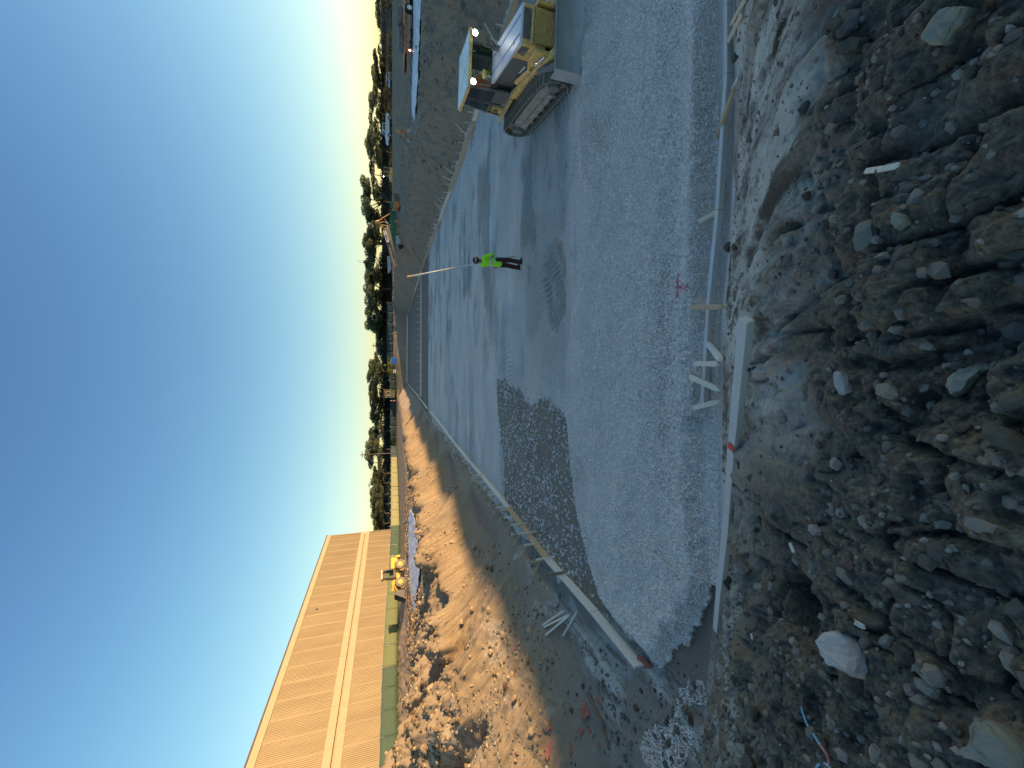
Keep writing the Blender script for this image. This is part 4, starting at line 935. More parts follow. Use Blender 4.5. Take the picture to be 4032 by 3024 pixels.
# near bank stakes
NS = [((2882, 169), (2938, 63), .055, 'wood', 'short pale stake on the near bank at the far right, below its neighbour'), ((2898, 96), (2955, 0), .05, 'wood', 'pale stake on the near bank cut by the right picture edge'),
      ((2838, 540), (2908, 356), .065, 'wood_warm', 'long brown stake leaning over the near form board'), ((2900, 352), (2922, 308), .035, 'wood', 'pale splinter just above the long brown stake'),
      ((2818, 852), (2872, 723), .055, 'wood_warm', 'brown stake crossing the near board, first of a crossed pair'), ((2799, 882), (2862, 822), .06, 'wood', 'pale stake crossing the near board, second of a crossed pair'),
      ((2759, 1189), (2838, 1191), .055, 'wood', 'upper of the two parallel stakes lying over the near board'), ((2762, 1213), (2865, 1209), .065, 'wood_warm', 'lower pointed one of the two parallel stakes lying over the near board'),
      ((2804, 1353), (2857, 1419), .07, 'wood_grey', 'grey stake slanting between near board and long beam'), ((2791, 1433), (2849, 1433), .065, 'wood', 'short blunt pale stake beside the slanting grey one'),
      ((2757, 1484), (2855, 1537), .07, 'wood', 'rough split stake lying across the end of the near board'), ((2788, 1605), (2857, 1578), .065, 'wood', 'last loose stake at the end of the near board')]
for a, b, w, m, lb in NS:
    s = surf(*a, .07); e = surf(*b, .06)
    if a[0] < 2800: s.z = max(s.z, .27)
    stake(s, e, w * 1.05, lb, m, None, w * .65)
# stakes of the right boards
y = 13.2
while y < 62:
    x = float(right_line(y)) + .12
    small_stake((x, y, -.05), .62, (rs.uniform(-.12, .12), rs.uniform(-.1, .25), rs.uniform(-.3, .3)), cnt_('c') + ' upright stake from the near end behind the right form boards', 'stakes behind the right form boards', 'wood')
    if rs.random() < .45 and y < 40: small_stake((x + .15, y + .3, .12), .95, (rs.uniform(-.5, .5), R(35) + rs.uniform(-.15, .25), 0), cnt_('d') + ' long leaning stake from the near end behind the right form boards', 'leaning stakes behind the right form boards', 'wood')
    y += rs.uniform(.9, 1.25) * (1 + .3 * (y > 30))
for k in range(19):
    small_stake((-1.6 + k * 1.04, 64.3, -.05), .75, (rs.uniform(-.05, .05), rs.uniform(-.05, .05), 0), nth(k + 1) + ' short stake from the left in the row behind the cross board', 'stakes behind the cross board', 'wood', .07)
for k in range(12):
    small_stake((1.2 + k * 1.6, 122.2 - k * .28, -.05), .8, (0, 0, 0), nth(k + 1) + ' tiny stake from the left in the row behind the farthest board', 'stakes behind the farthest board', 'wood', .09)
for (a, b, lb) in (((1607, 952), (1664, 1052), 'long pale plank lying down the right bank'), ((1568, 1118), (1618, 1196), 'upper of two long planks lying on the far bank'), ((1574, 1118), (1622, 1190), 'lower of two long planks lying on the far bank')):
    board(surf(*a, .08), surf(*b, .08), .16, .05, lb, 'wood', None, 'loose_plank')
# ---------------------------------------------------------------- broken bricks, driftwood, stones
def chunk(name, pts_px, label, cat, mat, thick=.05, group=None):
    """lump whose outline follows what the picture shows, with its own depth"""
    c = surf(sum(p[0] for p in pts_px) / len(pts_px), sum(p[1] for p in pts_px) / len(pts_px)); D = c.y
    e = .3; n = Vector((-(ground_z(c.x + e, c.y) - ground_z(c.x - e, c.y)) / (2 * e), -(ground_z(c.x, c.y + e) - ground_z(c.x, c.y - e)) / (2 * e), 1)).normalized()
    n = (n + (Vector((0, 0, CAM_H)) - c).normalized()).normalized(); cc = c + n * thick * .55; ring = []
    for a, b in pts_px:
        u = 1512 - b; v = a - 2016; d = Vector((u, FOC * math.cos(PITCH) - v * math.sin(PITCH), -FOC * math.sin(PITCH) - v * math.cos(PITCH)))
        o = Vector((0, 0, CAM_H)); t = (cc - o).dot(n) / d.dot(n); ring.append(o + d * t - cc)
    m = len(ring); r = random.Random(int(pts_px[0][0] * 7 + pts_px[0][1])); import bmesh
    vs = [p * 1.0 for p in ring] + [p * .80 + n * thick * r.uniform(.32, .55) for p in ring] + [p * .9 - n * thick * 1.1 for p in ring] + [n * thick * .55]
    fs = [(j, (j + 1) % m, m + (j + 1) % m, m + j) for j in range(m)] + [(2 * m + j, 2 * m + (j + 1) % m, (j + 1) % m, j) for j in range(m)] + [(m + j, m + (j + 1) % m, 3 * m) for j in range(m)] + [tuple(2 * m + j for j in range(m))[::-1]]
    mb = MB().add(vs, fs); me = mb.mesh(name, M[mat]); bmm = bmesh.new(); bmm.from_mesh(me)
    bmesh.ops.triangulate(bmm, faces=bmm.faces); bmesh.ops.subdivide_edges(bmm, edges=bmm.edges, cuts=2, use_grid_fill=True)
    sz = max(p.length for p in ring)
    for v_ in bmm.verts:
        q = np.array([v_.co.x]) / sz * 4 + c.x * 9, np.array([v_.co.y + v_.co.z * 1.7]) / sz * 4 + c.y * 9
        v_.co += Vector((float(fbm(q[0], q[1], 3, 5)[0]), float(fbm(q[0] + 9, q[1], 3, 6)[0]), float(fbm(q[0], q[1] + 9, 3, 7)[0]))) * sz * .085
    bmm.to_mesh(me); bmm.free(); o = bpy.data.objects.new(name, me); COL.objects.link(o); o.location = cc
    return tag(o, label, cat, group)
def px3(L, o, s): return [(o[0] + a * s, o[1] + b * s) for a, b in L]
c3 = lambda L: px3(L, (2600, 1950), .6474)
c4 = lambda L: px3(L, (1600, 2000), .617)
chunk('rock', c3([(1110, 825), (1190, 850), (1225, 905), (1250, 960), (1255, 1060), (1245, 1120), (1150, 1095), (1080, 1050), (1030, 985), (1010, 910), (1045, 870)]), 'large white quartz rock lying below the small hole in the near bank', 'rock', 'stone_white', .15)
chunk('rock', c3([(1550, 1110), (1630, 1115), (1700, 1165), (1700, 1200), (1680, 1240), (1630, 1215), (1575, 1170)]), 'small angular pale stone lying between the white rock and the corner slab', 'rock', 'stone_pale', .05)
chunk('rock', c3([(1960, 1370), (2010, 1375), (2150, 1480), (2215, 1560), (2240, 1700), (2080, 1690), (1880, 1590), (1880, 1545), (1925, 1510), (1935, 1430)]), 'big pale greenish slab in the lower corner of the foreground', 'rock', 'stone_pale', .09)
chunk('rock', px3([(1660, 90), (1700, 45), (1780, 30), (1850, 40), (1800, 130), (1740, 190), (1690, 270), (1610, 270), (1560, 240), (1600, 160)], (2600, 0), .663), 'large flat grey slab sticking out of the foreground earth at the right', 'rock', 'stone_pale', .07)
for L, lb, m, th in (([(1040, 620), (1075, 625), (1110, 700), (1125, 745), (1075, 765), (1045, 700)], 'white stone half sunk in the near slope above the long beam', 'stone_white', .04),):
    chunk('rock', px3(L, (2600, 1050), .663), lb, 'rock', m, th)
chunk('rock', c3([(1135, 385), (1175, 375), (1210, 410), (1205, 455), (1165, 470), (1135, 430)]), 'reddish stone at the rim of the dark hole in the near bank', 'rock', 'stone_red', .05)
chunk('rock', px3([(1725, 660), (1800, 620), (1900, 570), (1960, 600), (1900, 660), (1830, 740), (1750, 775), (1720, 720)], (2600, 1050), .663), 'pale crumbly lump left of centre in the foreground', 'rock', 'stone_pale', .10)
chunk('rock', px3([(1965, 930), (2060, 960), (2150, 1040), (2160, 1110), (2050, 1080), (1980, 1030)], (2600, 1050), .663), 'rounded grey boulder with a rusty patch at the bottom edge of the foreground', 'rock', 'stone_grey', .12)
chunk('rock', px3([(1180, 1330), (1240, 1300), (1300, 1320), (1310, 1420), (1270, 1500), (1210, 1510), (1190, 1440)], (2600, 0), .663), 'pale forked lump of clay beside a deep shadow in the near slope', 'rock', 'stone_pale', .09)
chunk('rock', px3([(1400, 1260), (1440, 1270), (1470, 1330), (1420, 1370), (1395, 1330)], (2600, 0), .663), 'small pale clay lump right of the forked one', 'rock', 'stone_pale', .05)
chunk('rock', px3([(985, 120), (1060, 95), (1110, 130), (1080, 175), (1010, 175)], (2600, 0), .663), 'rounded brownish stone high on the right of the near slope', 'rock', 'stone_grey', .07)
chunk('rock', px3([(1060, 260), (1150, 215), (1240, 230), (1230, 290), (1130, 330), (1060, 320)], (2600, 0), .663), 'broad flat brown stone left of the big grey slab', 'rock', 'stone_grey', .08)
chunk('rock', px3([(1180, 1330 - 280), (1200, 1060), (1100, 1140), (1110, 1050)], (2600, 1050), .663), 'small wedge shaped stone on the near slope under the long beam', 'rock', 'stone_grey', .04)
chunk('rock', px3([(955, 1150), (1050, 1160), (1085, 1190), (1020, 1220), (930, 1215)], (2600, 1050), .663), 'flat pointed clay flake below the middle of the long beam', 'rock', 'stone_grey', .03)
for L, lb, th in (([(1165, 1215), (1195, 1225), (1200, 1270), (1185, 1320), (1130, 1360), (1108, 1345), (1112, 1280), (1135, 1235)], 'curved piece of red clay pipe standing in the rubble at the left', .06), ([(905, 1475), (938, 1480), (935, 1560), (900, 1615), (882, 1600), (890, 1520)], 'long red brick fragment at the left picture edge', .06),
                  ([(1040, 1490), (1060, 1485), (1062, 1560), (1050, 1595), (1035, 1570)], 'narrow red brick sliver beside the long fragment', .03), ([(885, 1350), (915, 1370), (925, 1410), (900, 1430), (882, 1400)], 'brown red brick lump above the long fragment', .05), ([(1090, 1410), (1140, 1405), (1130, 1440), (1105, 1465)], 'triangular dusty brick piece under the clay pipe', .04),
                  ([(1220, 1500), (1240, 1505), (1238, 1530), (1220, 1528)], 'small square brick chip beside the driftwood', .03), ([(1160, 1400), (1185, 1402), (1183, 1440), (1160, 1438)], 'dull red brick chip left of the driftwood', .03), ([(1475, 930), (1510, 945), (1575, 1015), (1560, 1035), (1500, 1020), (1470, 975)], 'flat broken brick lying against the end of the left board', .05),
                  ([(682, 868), (698, 870), (690, 912), (674, 910)], 'small pink brick chip on the shaded edge of the sunlit bank', .03), ([(1205, 1200), (1250, 1215), (1262, 1250), (1215, 1240)], 'tan brick lump touching the top of the driftwood', .04)):
    chunk('brick_fragment', c4(L), lb, 'brick', 'brick', th, 'brick fragments in the left rubble')
def stick(pts, r, label, mat='wood_old', name='driftwood'):
    ps = [surf(a, b, r * .8) for a, b in pts]; o = thing(name, label, 'stick', ps[0]); mb = MB()
    for i in range(len(ps) - 1): mb.bar(ps[i] - ps[0], ps[i + 1] - ps[0] + (ps[i + 1] - ps[i]) * .04, r * 2.2, r * 1.1)
    mb.build('wood', M[mat], o, bevel=.004); return o
stick(c4([(1162, 1180), (1215, 1290), (1255, 1380), (1300, 1530)]), .045, 'long weathered driftwood slat lying across the left rubble')
stick(c3([(440, 310), (490, 380), (545, 465)]), .030, 'short dark root stub beside the hidden part of the long beam')
stick(px3([(1235, 1020), (1330, 1005), (1430, 985)], (2600, 0), .663), .010, 'splintered reed lying on the near slope', 'wood', 'broken_reed')
stick(px3([(1910, 1130), (1950, 1165), (1975, 1085)], (2600, 1050), .663), .008, 'brown bark strip at the bottom of the foreground', 'wood_old', 'bark_strip')
for k, (L, lb) in enumerate((([(570, 840), (572, 875)], 'pale wood chip above the white rock'), ([(1210, 765), (1270, 805)], 'yellow wood chip right beside the white rock'), ([(805, 290), (830, 350)], 'grey wood chip near the root stub'))):
    a, b = c3(L); stake(surf(*a, .015), surf(*b, .015), .02, lb, 'wood', None)
# thin steel rod by the end of the left board
a, b = surf(*c4([(1392, 1045)])[0], .05), surf(*c4([(1560, 1150)])[0], .03)
o = thing('steel_rod', 'thin steel rod sticking out of the mud past the end of the left board', 'rod', a); MB().cyl((0, 0, 0), b - a, .008, n=6).build('rod', M['galv'], o)
# cord
def cord(pts, lift=.022):
    ps = [surf(a, b, lift) for a, b in pts]; o = thing('nylon_cord', 'frayed light blue and red cord with a loop lying in the foreground dirt', 'cord', ps[0]); L = [p - ps[0] for p in ps]
    def spl(q, n=7):
        out = []
        for i in range(len(q) - 1):
            p0, p1, p2, p3 = q[max(i - 1, 0)], q[i], q[i + 1], q[min(i + 2, len(q) - 1)]
            for s in range(n):
                t = s / n; out.append(.5 * ((2 * p1) + (p2 - p0) * t + (2 * p0 - 5 * p1 + 4 * p2 - p3) * t * t + (3 * p1 - p0 - 3 * p2 + p3) * t ** 3))
        return out + [q[-1]]
    S = spl(L); k = int(len(S) * .0)
    i1, i2 = 7 * 1, 7 * 4
    mb = MB().tube(S[i1:i2 + 1], .0062, 8); mb.build('blue_length', M['rope_blue'], o, True)
    MB().tube(S[i2:i2 + 15], .0062, 8).build('red_length', M['rope_red'], o, True); MB().tube(S[i2 + 14:], .0062, 8).build('loop', M['rope_blue'], o, True)
    fr = MB(); r = random.Random(1)
    for q in range(14):
        e = S[0] + Vector((r.uniform(-.012, .012), r.uniform(-.012, .012), r.uniform(0, .012))); fr.cyl(S[i1], e, .0016, .001, 4)
    fr.build('frayed_end', mat_plain('frayed_cord_end', (.25, .17, .15), .9), o)
    kn = S[i2 + 13]; MB().sph(kn, .011, 8, 6).build('knot', M['white'], o, True)
    return o
cord(c3([(880, 1205), (903, 1275), (915, 1370), (950, 1440), (1000, 1510), (1040, 1580), (1060, 1640), (1090, 1690), (1060, 1740), (1000, 1740), (965, 1690), (985, 1635), (1030, 1618), (1062, 1640)]))
# spray can by the left board, upside down with a red cap
a = P(2044, 2084) + Vector((-.16, .0, .12)); o = thing('spray_can', 'white spray paint can with a red cap standing behind the left board', 'spray can', a)
MB().cyl((0, 0, 0), (0, 0, .20), .036, n=14).build('can', M['white'], o, True); MB().cyl((0, 0, .20), (0, 0, .225), .036, .022, 14).build('shoulder', M['galv'], o, True); MB().cyl((0, 0, .225), (0, 0, .285), .030, .028, 14).build('cap', M['red'], o, True)
# pink marks sprayed on the gravel
def spray(pts, w, label, n=420, seed=1):
    """sprayed stones: coloured chips lying among the gravel along the stroke"""
    r = np.random.default_rng(seed); ps = [P(a, b, .16) for a, b in pts]; X = []; Y = []
    for i in range(0, len(ps) - 1, 2):
        t = r.uniform(0, 1, n); X.append(ps[i].x + (ps[i + 1].x - ps[i].x) * t + r.normal(0, w, n)); Y.append(ps[i].y + (ps[i + 1].y - ps[i].y) * t + r.normal(0, w, n))
    X = np.concatenate(X); Y = np.concatenate(Y); Z, g, dm, out = zz(X, Y)
    o = scatter('paint_mark', X, Y, Z + .006, r.uniform(.006, .013, len(X)), M['pink'], 'oct', seed=seed); del o['kind']
    tag(o, label, 'paint mark'); o['kind'] = 'stuff'; return o
spray([(2665, 1128), (2718, 1133), (2678, 1075), (2666, 1190)], .022, 'pink spray painted cross on the gravel near the front board', 210)
spray([(2087, 925), (2092, 1030)], .05, 'faint pink spray line on the gravel right of the worker', 160, 2)
spray([(1912, 1060), (1990, 1075)], .04, 'faint pink spray line on the gravel left of the worker', 60, 3)
# individual stones embedded in the near bank and rubble: pieces of the ground
def stone_meshes(mat, n=4, seed=0):
    out = []; import bmesh
    for k in range(n):
        b = bmesh.new(); bmesh.ops.create_icosphere(b, subdivisions=2, radius=1); r = random.Random(seed + k); s = (1, r.uniform(.55, .9), r.uniform(.45, .75)); off = r.uniform(0, 50)
        pl_n = [Vector((r.gauss(0, 1), r.gauss(0, 1), r.gauss(0, 1))).normalized() for _ in range(9)]; pd = [r.uniform(.42, .80) for _ in pl_n]
        for v in b.verts:
            for q, d in zip(pl_n, pd):
                e = v.co.dot(q) - d
                if e > 0: v.co -= q * e
            v.co *= 1 + .18 * float(vn(np.array([v.co.x * 2.3 + off]), np.array([v.co.y * 2.3 + v.co.z * 3.1]), 7)[0])
            v.co = Vector((v.co.x * s[0], v.co.y * s[1], v.co.z * s[2]))
        me = bpy.data.meshes.new('stone'); b.to_mesh(me); b.free(); me.materials.append(M[mat]); out.append(me)
    return out
SG = stone_meshes('stone_grey', 4, 0); SPm = stone_meshes('stone_pale', 2, 20); SRm = stone_meshes('stone_red', 2, 40); SC = stone_meshes('clod', 4, 60); SWm = stone_meshes('stone_white', 2, 80)
rs2 = np.random.default_rng(21); N = 700
px = rs2.uniform(2860, 4050, N); py = rs2.uniform(-30, 3060, N)
clear = (py < 1650) & (px < 3330) & (rs2.uniform(0, 1, N) < .80)
X, Y, Z, hit = surf_many(px, py); ok = hit & ~clear; cnt = 0
for i in np.nonzero(ok)[0]:
    if cnt >= 215: break
    dist = math.dist((X[i], Y[i], Z[i]), (0, 0, CAM_H)); ppx = rs2.choice([14, 20, 30, 44, 60, 85], p=[.30, .34, .24, .09, .025, .005]); r = ppx / FOC * dist / 2
    u = rs2.uniform(); pool = SC if u < .55 else (SG if u < .90 else (SPm if u < .92 else (SRm if u < .96 else SWm)))
    if pool is SWm: r *= .4
    if pool is SC: r *= 1.25
    me = pool[rs2.integers(len(pool))]
    linked('stone', me, ground, (X[i], Y[i], Z[i] + r * .12), (rs2.normal(0, .4), rs2.normal(0, .4), rs2.uniform(0, 6.28)), (r, r, r)); cnt += 1
N = 160; px = rs2.uniform(2060, 2800, N); py = rs2.uniform(2620, 3040, N); X, Y, Z, hit = surf_many(px, py)
for i in range(N):
    if not hit[i] or sdpoly(np.array([X[i]]), np.array([Y[i]]), PILE)[0] < .1: continue
    cnt += 1
    if cnt > 285: break
    r = rs2.choice([.03, .045, .07, .10], p=[.45, .3, .17, .08]); pool = SC if rs2.uniform() < .6 else SG
    linked('stone', pool[rs2.integers(len(pool))], ground, (X[i], Y[i], Z[i] + r * .1), (rs2.normal(0, .4), rs2.normal(0, .4), rs2.uniform(0, 6.28)), (r, r, r))
# ---------------------------------------------------------------- people
def capsules(segs):
    mb = MB()
    for a, b, r0, r1 in segs:
        mb.cyl(a, b, r0, r1, 12); mb.sph(a, r0 * 1.0, 12, 8); mb.sph(b, r1 * 1.0, 12, 8)
    return mb
def flesh(name, segs, mat, parent, vox=.014, extra=None):
    mb = capsules(segs)
    if extra: extra(mb)
    o = mb.build(name, M[mat], parent, True)
    m = o.modifiers.new('one_surface', 'REMESH'); m.mode = 'VOXEL'; m.voxel_size = vox; m.use_smooth_shade = True
    s = o.modifiers.new('soften', 'SMOOTH'); s.iterations = 3; s.factor = .5
    return o
def hand(wrist, fwd, side, curl=.5):
    """palm, four unequal bent fingers and a thumb"""
    w = Vector(wrist); f = Vector(fwd).normalized(); s = Vector(side).normalized(); d = f.cross(s).normalized(); seg = []
    palm = w + f * .085; seg.append((w, palm, .024, .032))
    for i, L in enumerate((.070, .080, .075, .058)):
        b = palm + s * (-.030 + .020 * i); m1 = b + (f * (1 - curl) + d * curl).normalized() * L * .5; m2 = m1 + (f * (1 - 1.6 * curl) + d * 1.2 * curl).normalized() * L * .5
        seg += [(palm + s * (-.02 + .013 * i) - f * .03, b, .013, .0105), (b, m1, .0105, .0095), (m1, m2, .0095, .008)]
    tb = w + f * .03 - s * .028; t1 = tb - s * .025 + f * .028 + d * .012; seg += [(tb, t1, .014, .011), (t1, t1 + f * .028 + d * .014, .011, .009)]
    return seg
def person_standing(loc, rz):
    p = thing('person', 'standing worker in lime shirt and dark brown trousers holding a long rod on the gravel', 'person', loc, rz)
    # faces +y locally; feet on z 0
    hipL, hipR = (-.10, 0, .93), (.10, 0, .93); kL, kR = (-.13, .03, .50), (.12, .04, .50); aL, aR = (-.15, -.02, .09), (.14, -.03, .09)
    shL, shR = (-.185, -.01, 1.43), (.185, -.01, 1.43); elL, elR = (-.27, .10, 1.17), (.25, .10, 1.16); wrL, wrR = (-.10, .30, 1.12), (.06, .31, 1.02)
    def head(mb):
        mb.sph((0, .03, 1.655), .098, 14, 10, (.82, 1.0, 1.18)); mb.sph((0, .10, 1.60), .055, 10, 8, (.8, .7, .8)); mb.sph((0, .133, 1.635), .018, 8, 6, (.8, 1, 1.3))
        for s in (-1, 1): mb.sph((s * .083, .02, 1.64), .024, 8, 6, (.4, .8, 1.2))
    body = [((0, 0, .98), (0, .0, 1.22), .13, .12), ((0, 0, 1.22), (0, 0, 1.40), .13, .13), (shL, shR, .06, .06), ((0, -.01, 1.44), (0, .02, 1.58), .055, .052),
            (hipL, kL, .085, .058), (kL, aL, .055, .038), (hipR, kR, .085, .058), (kR, aR, .055, .038), (shL, elL, .05, .042), (elL, wrL, .040, .026), (shR, elR, .05, .042), (elR, wrR, .040, .026), ((0, 0, .95), (0, 0, 1.0), .12, .12)]
    body += hand(wrL, (1, .3, .1), (0, 0, -1), .55) + hand(wrR, (-.9, .45, .1), (0, 0, -1), .55)
    b = flesh('body', body, 'skin', p, .009, head)
    hd = lambda mb: None
    for s in (-1, 1):
        MB().sph((s * .034, .118, 1.662), .013, 8, 6).build('eye', M['white'], p, True)
    MB().box((0, .128, 1.583), (.045, .012, .010)).build('mouth', M['brick'], p)
    MB().sph((0, -.005, 1.655), .100, 12, 8, (.86, .98, 1.1)).build('hair', M['black'], p, True)
    flesh('shirt', [((0, 0, .93), (0, .0, 1.2), .155, .15), ((0, 0, 1.2), (0, 0, 1.38), .155, .145), ((-.15, -.01, 1.42), (.15, -.01, 1.42), .078, .078), (shL, elL, .072, .062), (elL, (-.16, .24, 1.13), .060, .046), (shR, elR, .072, .062), (elR, (.11, .25, 1.05), .060, .046), ((0, 0, .95), (0, -.01, .88), .16, .165)], 'lime', p, .016)
    flesh('trousers', [((-.03, 0, .93), (.03, 0, .93), .135, .135), (hipL, kL, .105, .082), (kL, (-.15, -.02, .10), .082, .078), (hipR, kR, .105, .082), (kR, (.14, -.03, .10), .082, .078)], 'brown_cloth', p, .014)
    for s, a in ((-1, aL), (1, aR)):
        flesh('boot', [((a[0], a[1] - .04, .055), (a[0], a[1] + .06, .05), .055, .048), ((a[0], a[1] + .06, .048), (a[0] + s * .01, a[1] + .17, .042), .048, .040), ((a[0], a[1], .06), (a[0], a[1], .17), .052, .05)], 'boot', p, .011)
    for z in (1.08, 1.20): MB().cyl((0, 0, z - .022), (0, 0, z + .022), .172, .172, 20, False).build('reflective_band', M['reflective'], p, True)
    for s in (-1, 1): MB().bar((s * .09, .158, 1.1), (s * .10, .135, 1.42), .04, .008, (0, 1, 0)).build('reflective_band', M['reflective'], p)
    h = MB().sph((0, .01, 1.69), .135, 16, 10, (.92, 1.08, .86)); hh = h.build('hard_hat', M['helmet'], p, True)
    MB().cyl((0, .03, 1.675), (0, .03, 1.688), .158, .150, 18).build('brim', M['helmet'], hh, True)
    MB().cyl((0, .01, 1.70), (0, .01, 1.725), .140, .137, 18, False).build('strap', M['reflective'], hh, True); MB().box((0, .155, 1.715), (.06, .04, .045)).build('headlamp', M['white'], hh, bevel=.008)
    MB().box((-.15, -.09, .93), (.05, .07, .12)).build('radio', M['red'], p, bevel=.01)
    return p
pw = P(2052, 1042)
worker = person_standing((pw.x, pw.y, ground_z(pw.x, pw.y) - .01), R(-62)); worker.scale = (1.03, 1.03, 1.02)
ra = PD(2034, 1008, pw.y + .22); ra.z = max(ra.z, .12); rb = PD(1603, 1091, pw.y + .10)
rod = thing('survey_rod', 'long thin grey survey rod held upright and leaning over the shoulder of the worker', 'survey rod', ra)
MB().cyl((0, 0, 0), (rb - ra) * .55, .021, n=10).build('lower_section', M['rod'], rod, True); MB().cyl((rb - ra) * .55, (rb - ra) * .97, .025, .028, 10).build('upper_section', M['rod'], rod, True); MB().cyl((rb - ra) * .97, rb - ra, .036, n=10).build('end_cap', M['gold'], rod, True)

# ---------------------------------------------------------------- the near bulldozer (forward = local +x)
dz = thing('bulldozer', 'yellow crawler bulldozer with white cab roof and lit lamps spreading the gravel', 'bulldozer', (9.44, 11.82, .08), R(-103))
def track(side):
    y0 = side * .84; W = .50; tr = thing('track', None, None); tr.parent = dz; tr.name = 'track'
    c0, r0 = (-.62, .44), .36; c1, r1 = (2.42, .38), .33   # rear sprocket and front idler centres (x,z)
    pts = []
    def arc(c, r, a0, a1, n): return [(c[0] + r * math.cos(R(a0 + (a1 - a0) * i / n)), c[1] + r * math.sin(R(a0 + (a1 - a0) * i / n))) for i in range(n)]
    path = arc(c0, r0 + .05, 95, 262, 14) + [(-.35, .075), (.2, .04), (2.1, .04)] + arc(c1, r1 + .04, -82, 90, 12) + [(1.7, .82), (.8, .84), (.1, .84)]
    path.append(path[0]); D = [0]
    for a, b in zip(path, path[1:]): D.append(D[-1] + math.dist(a, b))
    n = 46; L = D[-1]; sm = MB().box((0, 0, 0), (L / n * .93, W, .03)).box((L / n * .25, 0, .035), (.022, W, .055))
    me = sm.mesh('track_shoe', M['mudsteel'])
    for i in range(n):
        s = (i + .5) * L / n; k = max(j for j in range(len(D)) if D[j] <= s); k = min(k, len(path) - 2); t = (s - D[k]) / max(D[k + 1] - D[k], 1e-6)
        a, b = path[k], path[k + 1]; x = a[0] + (b[0] - a[0]) * t; z = a[1] + (b[1] - a[1]) * t; ang = math.atan2(b[1] - a[1], b[0] - a[0])
        linked('track_shoe', me, tr, (x, y0, z), (0, -ang + math.pi, 0))
    fr = MB().prism([(-.5, .22), (2.4, .20), (2.45, .55), (1.9, .66), (-.2, .68), (-.55, .55)], y0 - .16, y0 + .16); fr.build('track_frame', M['caked'], tr, bevel=.03)
    MB().prism([(-.35, .26), (2.05, .24), (2.1, .40), (-.3, .44)], y0 + side * .15, y0 + side * .235).build('roller_guard', M['caked'], tr, bevel=.015)
    for c, r, nm in ((c0, r0, 'sprocket'), (c1, r1, 'idler')):
        MB().cyl((c[0], y0 - .12, c[1]), (c[0], y0 + .12, c[1]), r * .93, n=24).cyl((c[0], y0 + side * .10, c[1]), (c[0], y0 + side * .25, c[1]), r * .55, r * .48, 20).build(nm, M['steel'], tr, bevel=.012)
    for i in range(5): MB().cyl((.0 + i * .46, y0 - .13, .19), (.0 + i * .46, y0 + .13, .19), .115, n=14).build('track_roller', M['mudsteel'], tr)
for s in (-1, 1): track(s)
def dpart(name, mb, mat, bevel=.012, parent=None, smooth=False, label=None): return mb.build(name, M[mat], parent or dz, smooth, bevel, label)
dpart('main_frame', MB().box((.9, 0, .62), (3.2, 1.0, .42)), 'dark')
hood_z = [(.62, 1.72), (2.75, 1.50)]
dpart('engine_side_panel', MB().prism([(.62, .98), (2.10, .95), (2.10, 1.52), (.62, 1.66)], -.40, -.385), 'panel'); dpart('engine_side_panel', MB().prism([(.62, .98), (2.10, .95), (2.10, 1.52), (.62, 1.66)], .385, .40), 'panel')
hd_ = dpart('hood', MB().prism([(.60, 1.60), (2.78, 1.42), (2.78, 1.49), (.60, 1.70)], -.43, .43), 'hood_glare', .03)
for y in (-.2, .2): dpart('hood_seam', MB().box((1.68, y, 1.597), (2.1, .012, .018), (0, R(5.4), 0)), 'dark', 0, hd_)
dpart('engine_block', MB().box((1.4, 0, 1.15), (1.5, .72, .55)), 'dark')
dpart('front_cowl', MB().prism([(2.12, .92), (2.75, .80), (2.80, 1.44), (2.12, 1.54)], -.44, .44), 'yellow', .03)
dpart('cowl_window', MB().prism([(2.30, 1.26), (2.70, 1.22), (2.70, 1.42), (2.42, 1.46)], -.448, .448), 'dark', 0)
dpart('front_top_screen', MB().box((2.815, 0, 1.34), (.03, .62, .20)), 'dark', 0)
dpart('front_beam', MB().box((2.82, 0, 1.215), (.08, .78, .07)), 'yellow')
gr = dpart('grille', MB().box((2.80, 0, .86), (.05, .74, .60)), 'grille', 0)
for i in range(15): dpart('grille_bar', MB().box((2.84, 0, .59 + i * .04), (.03, .72, .018)), 'yellow', 0, gr)
dpart('side_guard', MB().prism([(1.7, .78), (2.82, .55), (2.85, 1.12), (2.3, 1.12), (1.9, 1.0)], -.56, -.47), 'yellow', .02); dpart('side_guard', MB().prism([(1.7, .78), (2.82, .55), (2.85, 1.12), (2.3, 1.12), (1.9, 1.0)], .47, .56), 'yellow', .02)
for s in (-1, 1):
    dpart('push_arm', MB().bar((.55, s * .60, .98), (2.55, s * .62, .74), .14, .24).bar((2.5, s * .62, .74), (3.15, s * .52, .50), .16, .28), 'yellow', .02)
    dpart('lift_cylinder', MB().cyl((1.15, s * .50, 1.08), (2.05, s * .56, .95), .062, n=14), 'yellow', .008, smooth=False)
    dpart('cylinder_rod', MB().cyl((2.05, s * .56, .95), (2.80, s * .60, .84), .028, n=10), 'chrome', 0, smooth=True)
    dpart('fender', MB().bar((-1.05, s * .66, 1.02), (.62, s * .64, 1.04), .22, .07).bar((.60, s * .64, 1.03), (1.25, s * .60, .92), .16, .07), 'yellow', .012)
    dpart('brace_cylinder', MB().cyl((2.35, s * .72, .80), (3.12, s * .86, .56), .085, .085, 14), 'steel', .01)
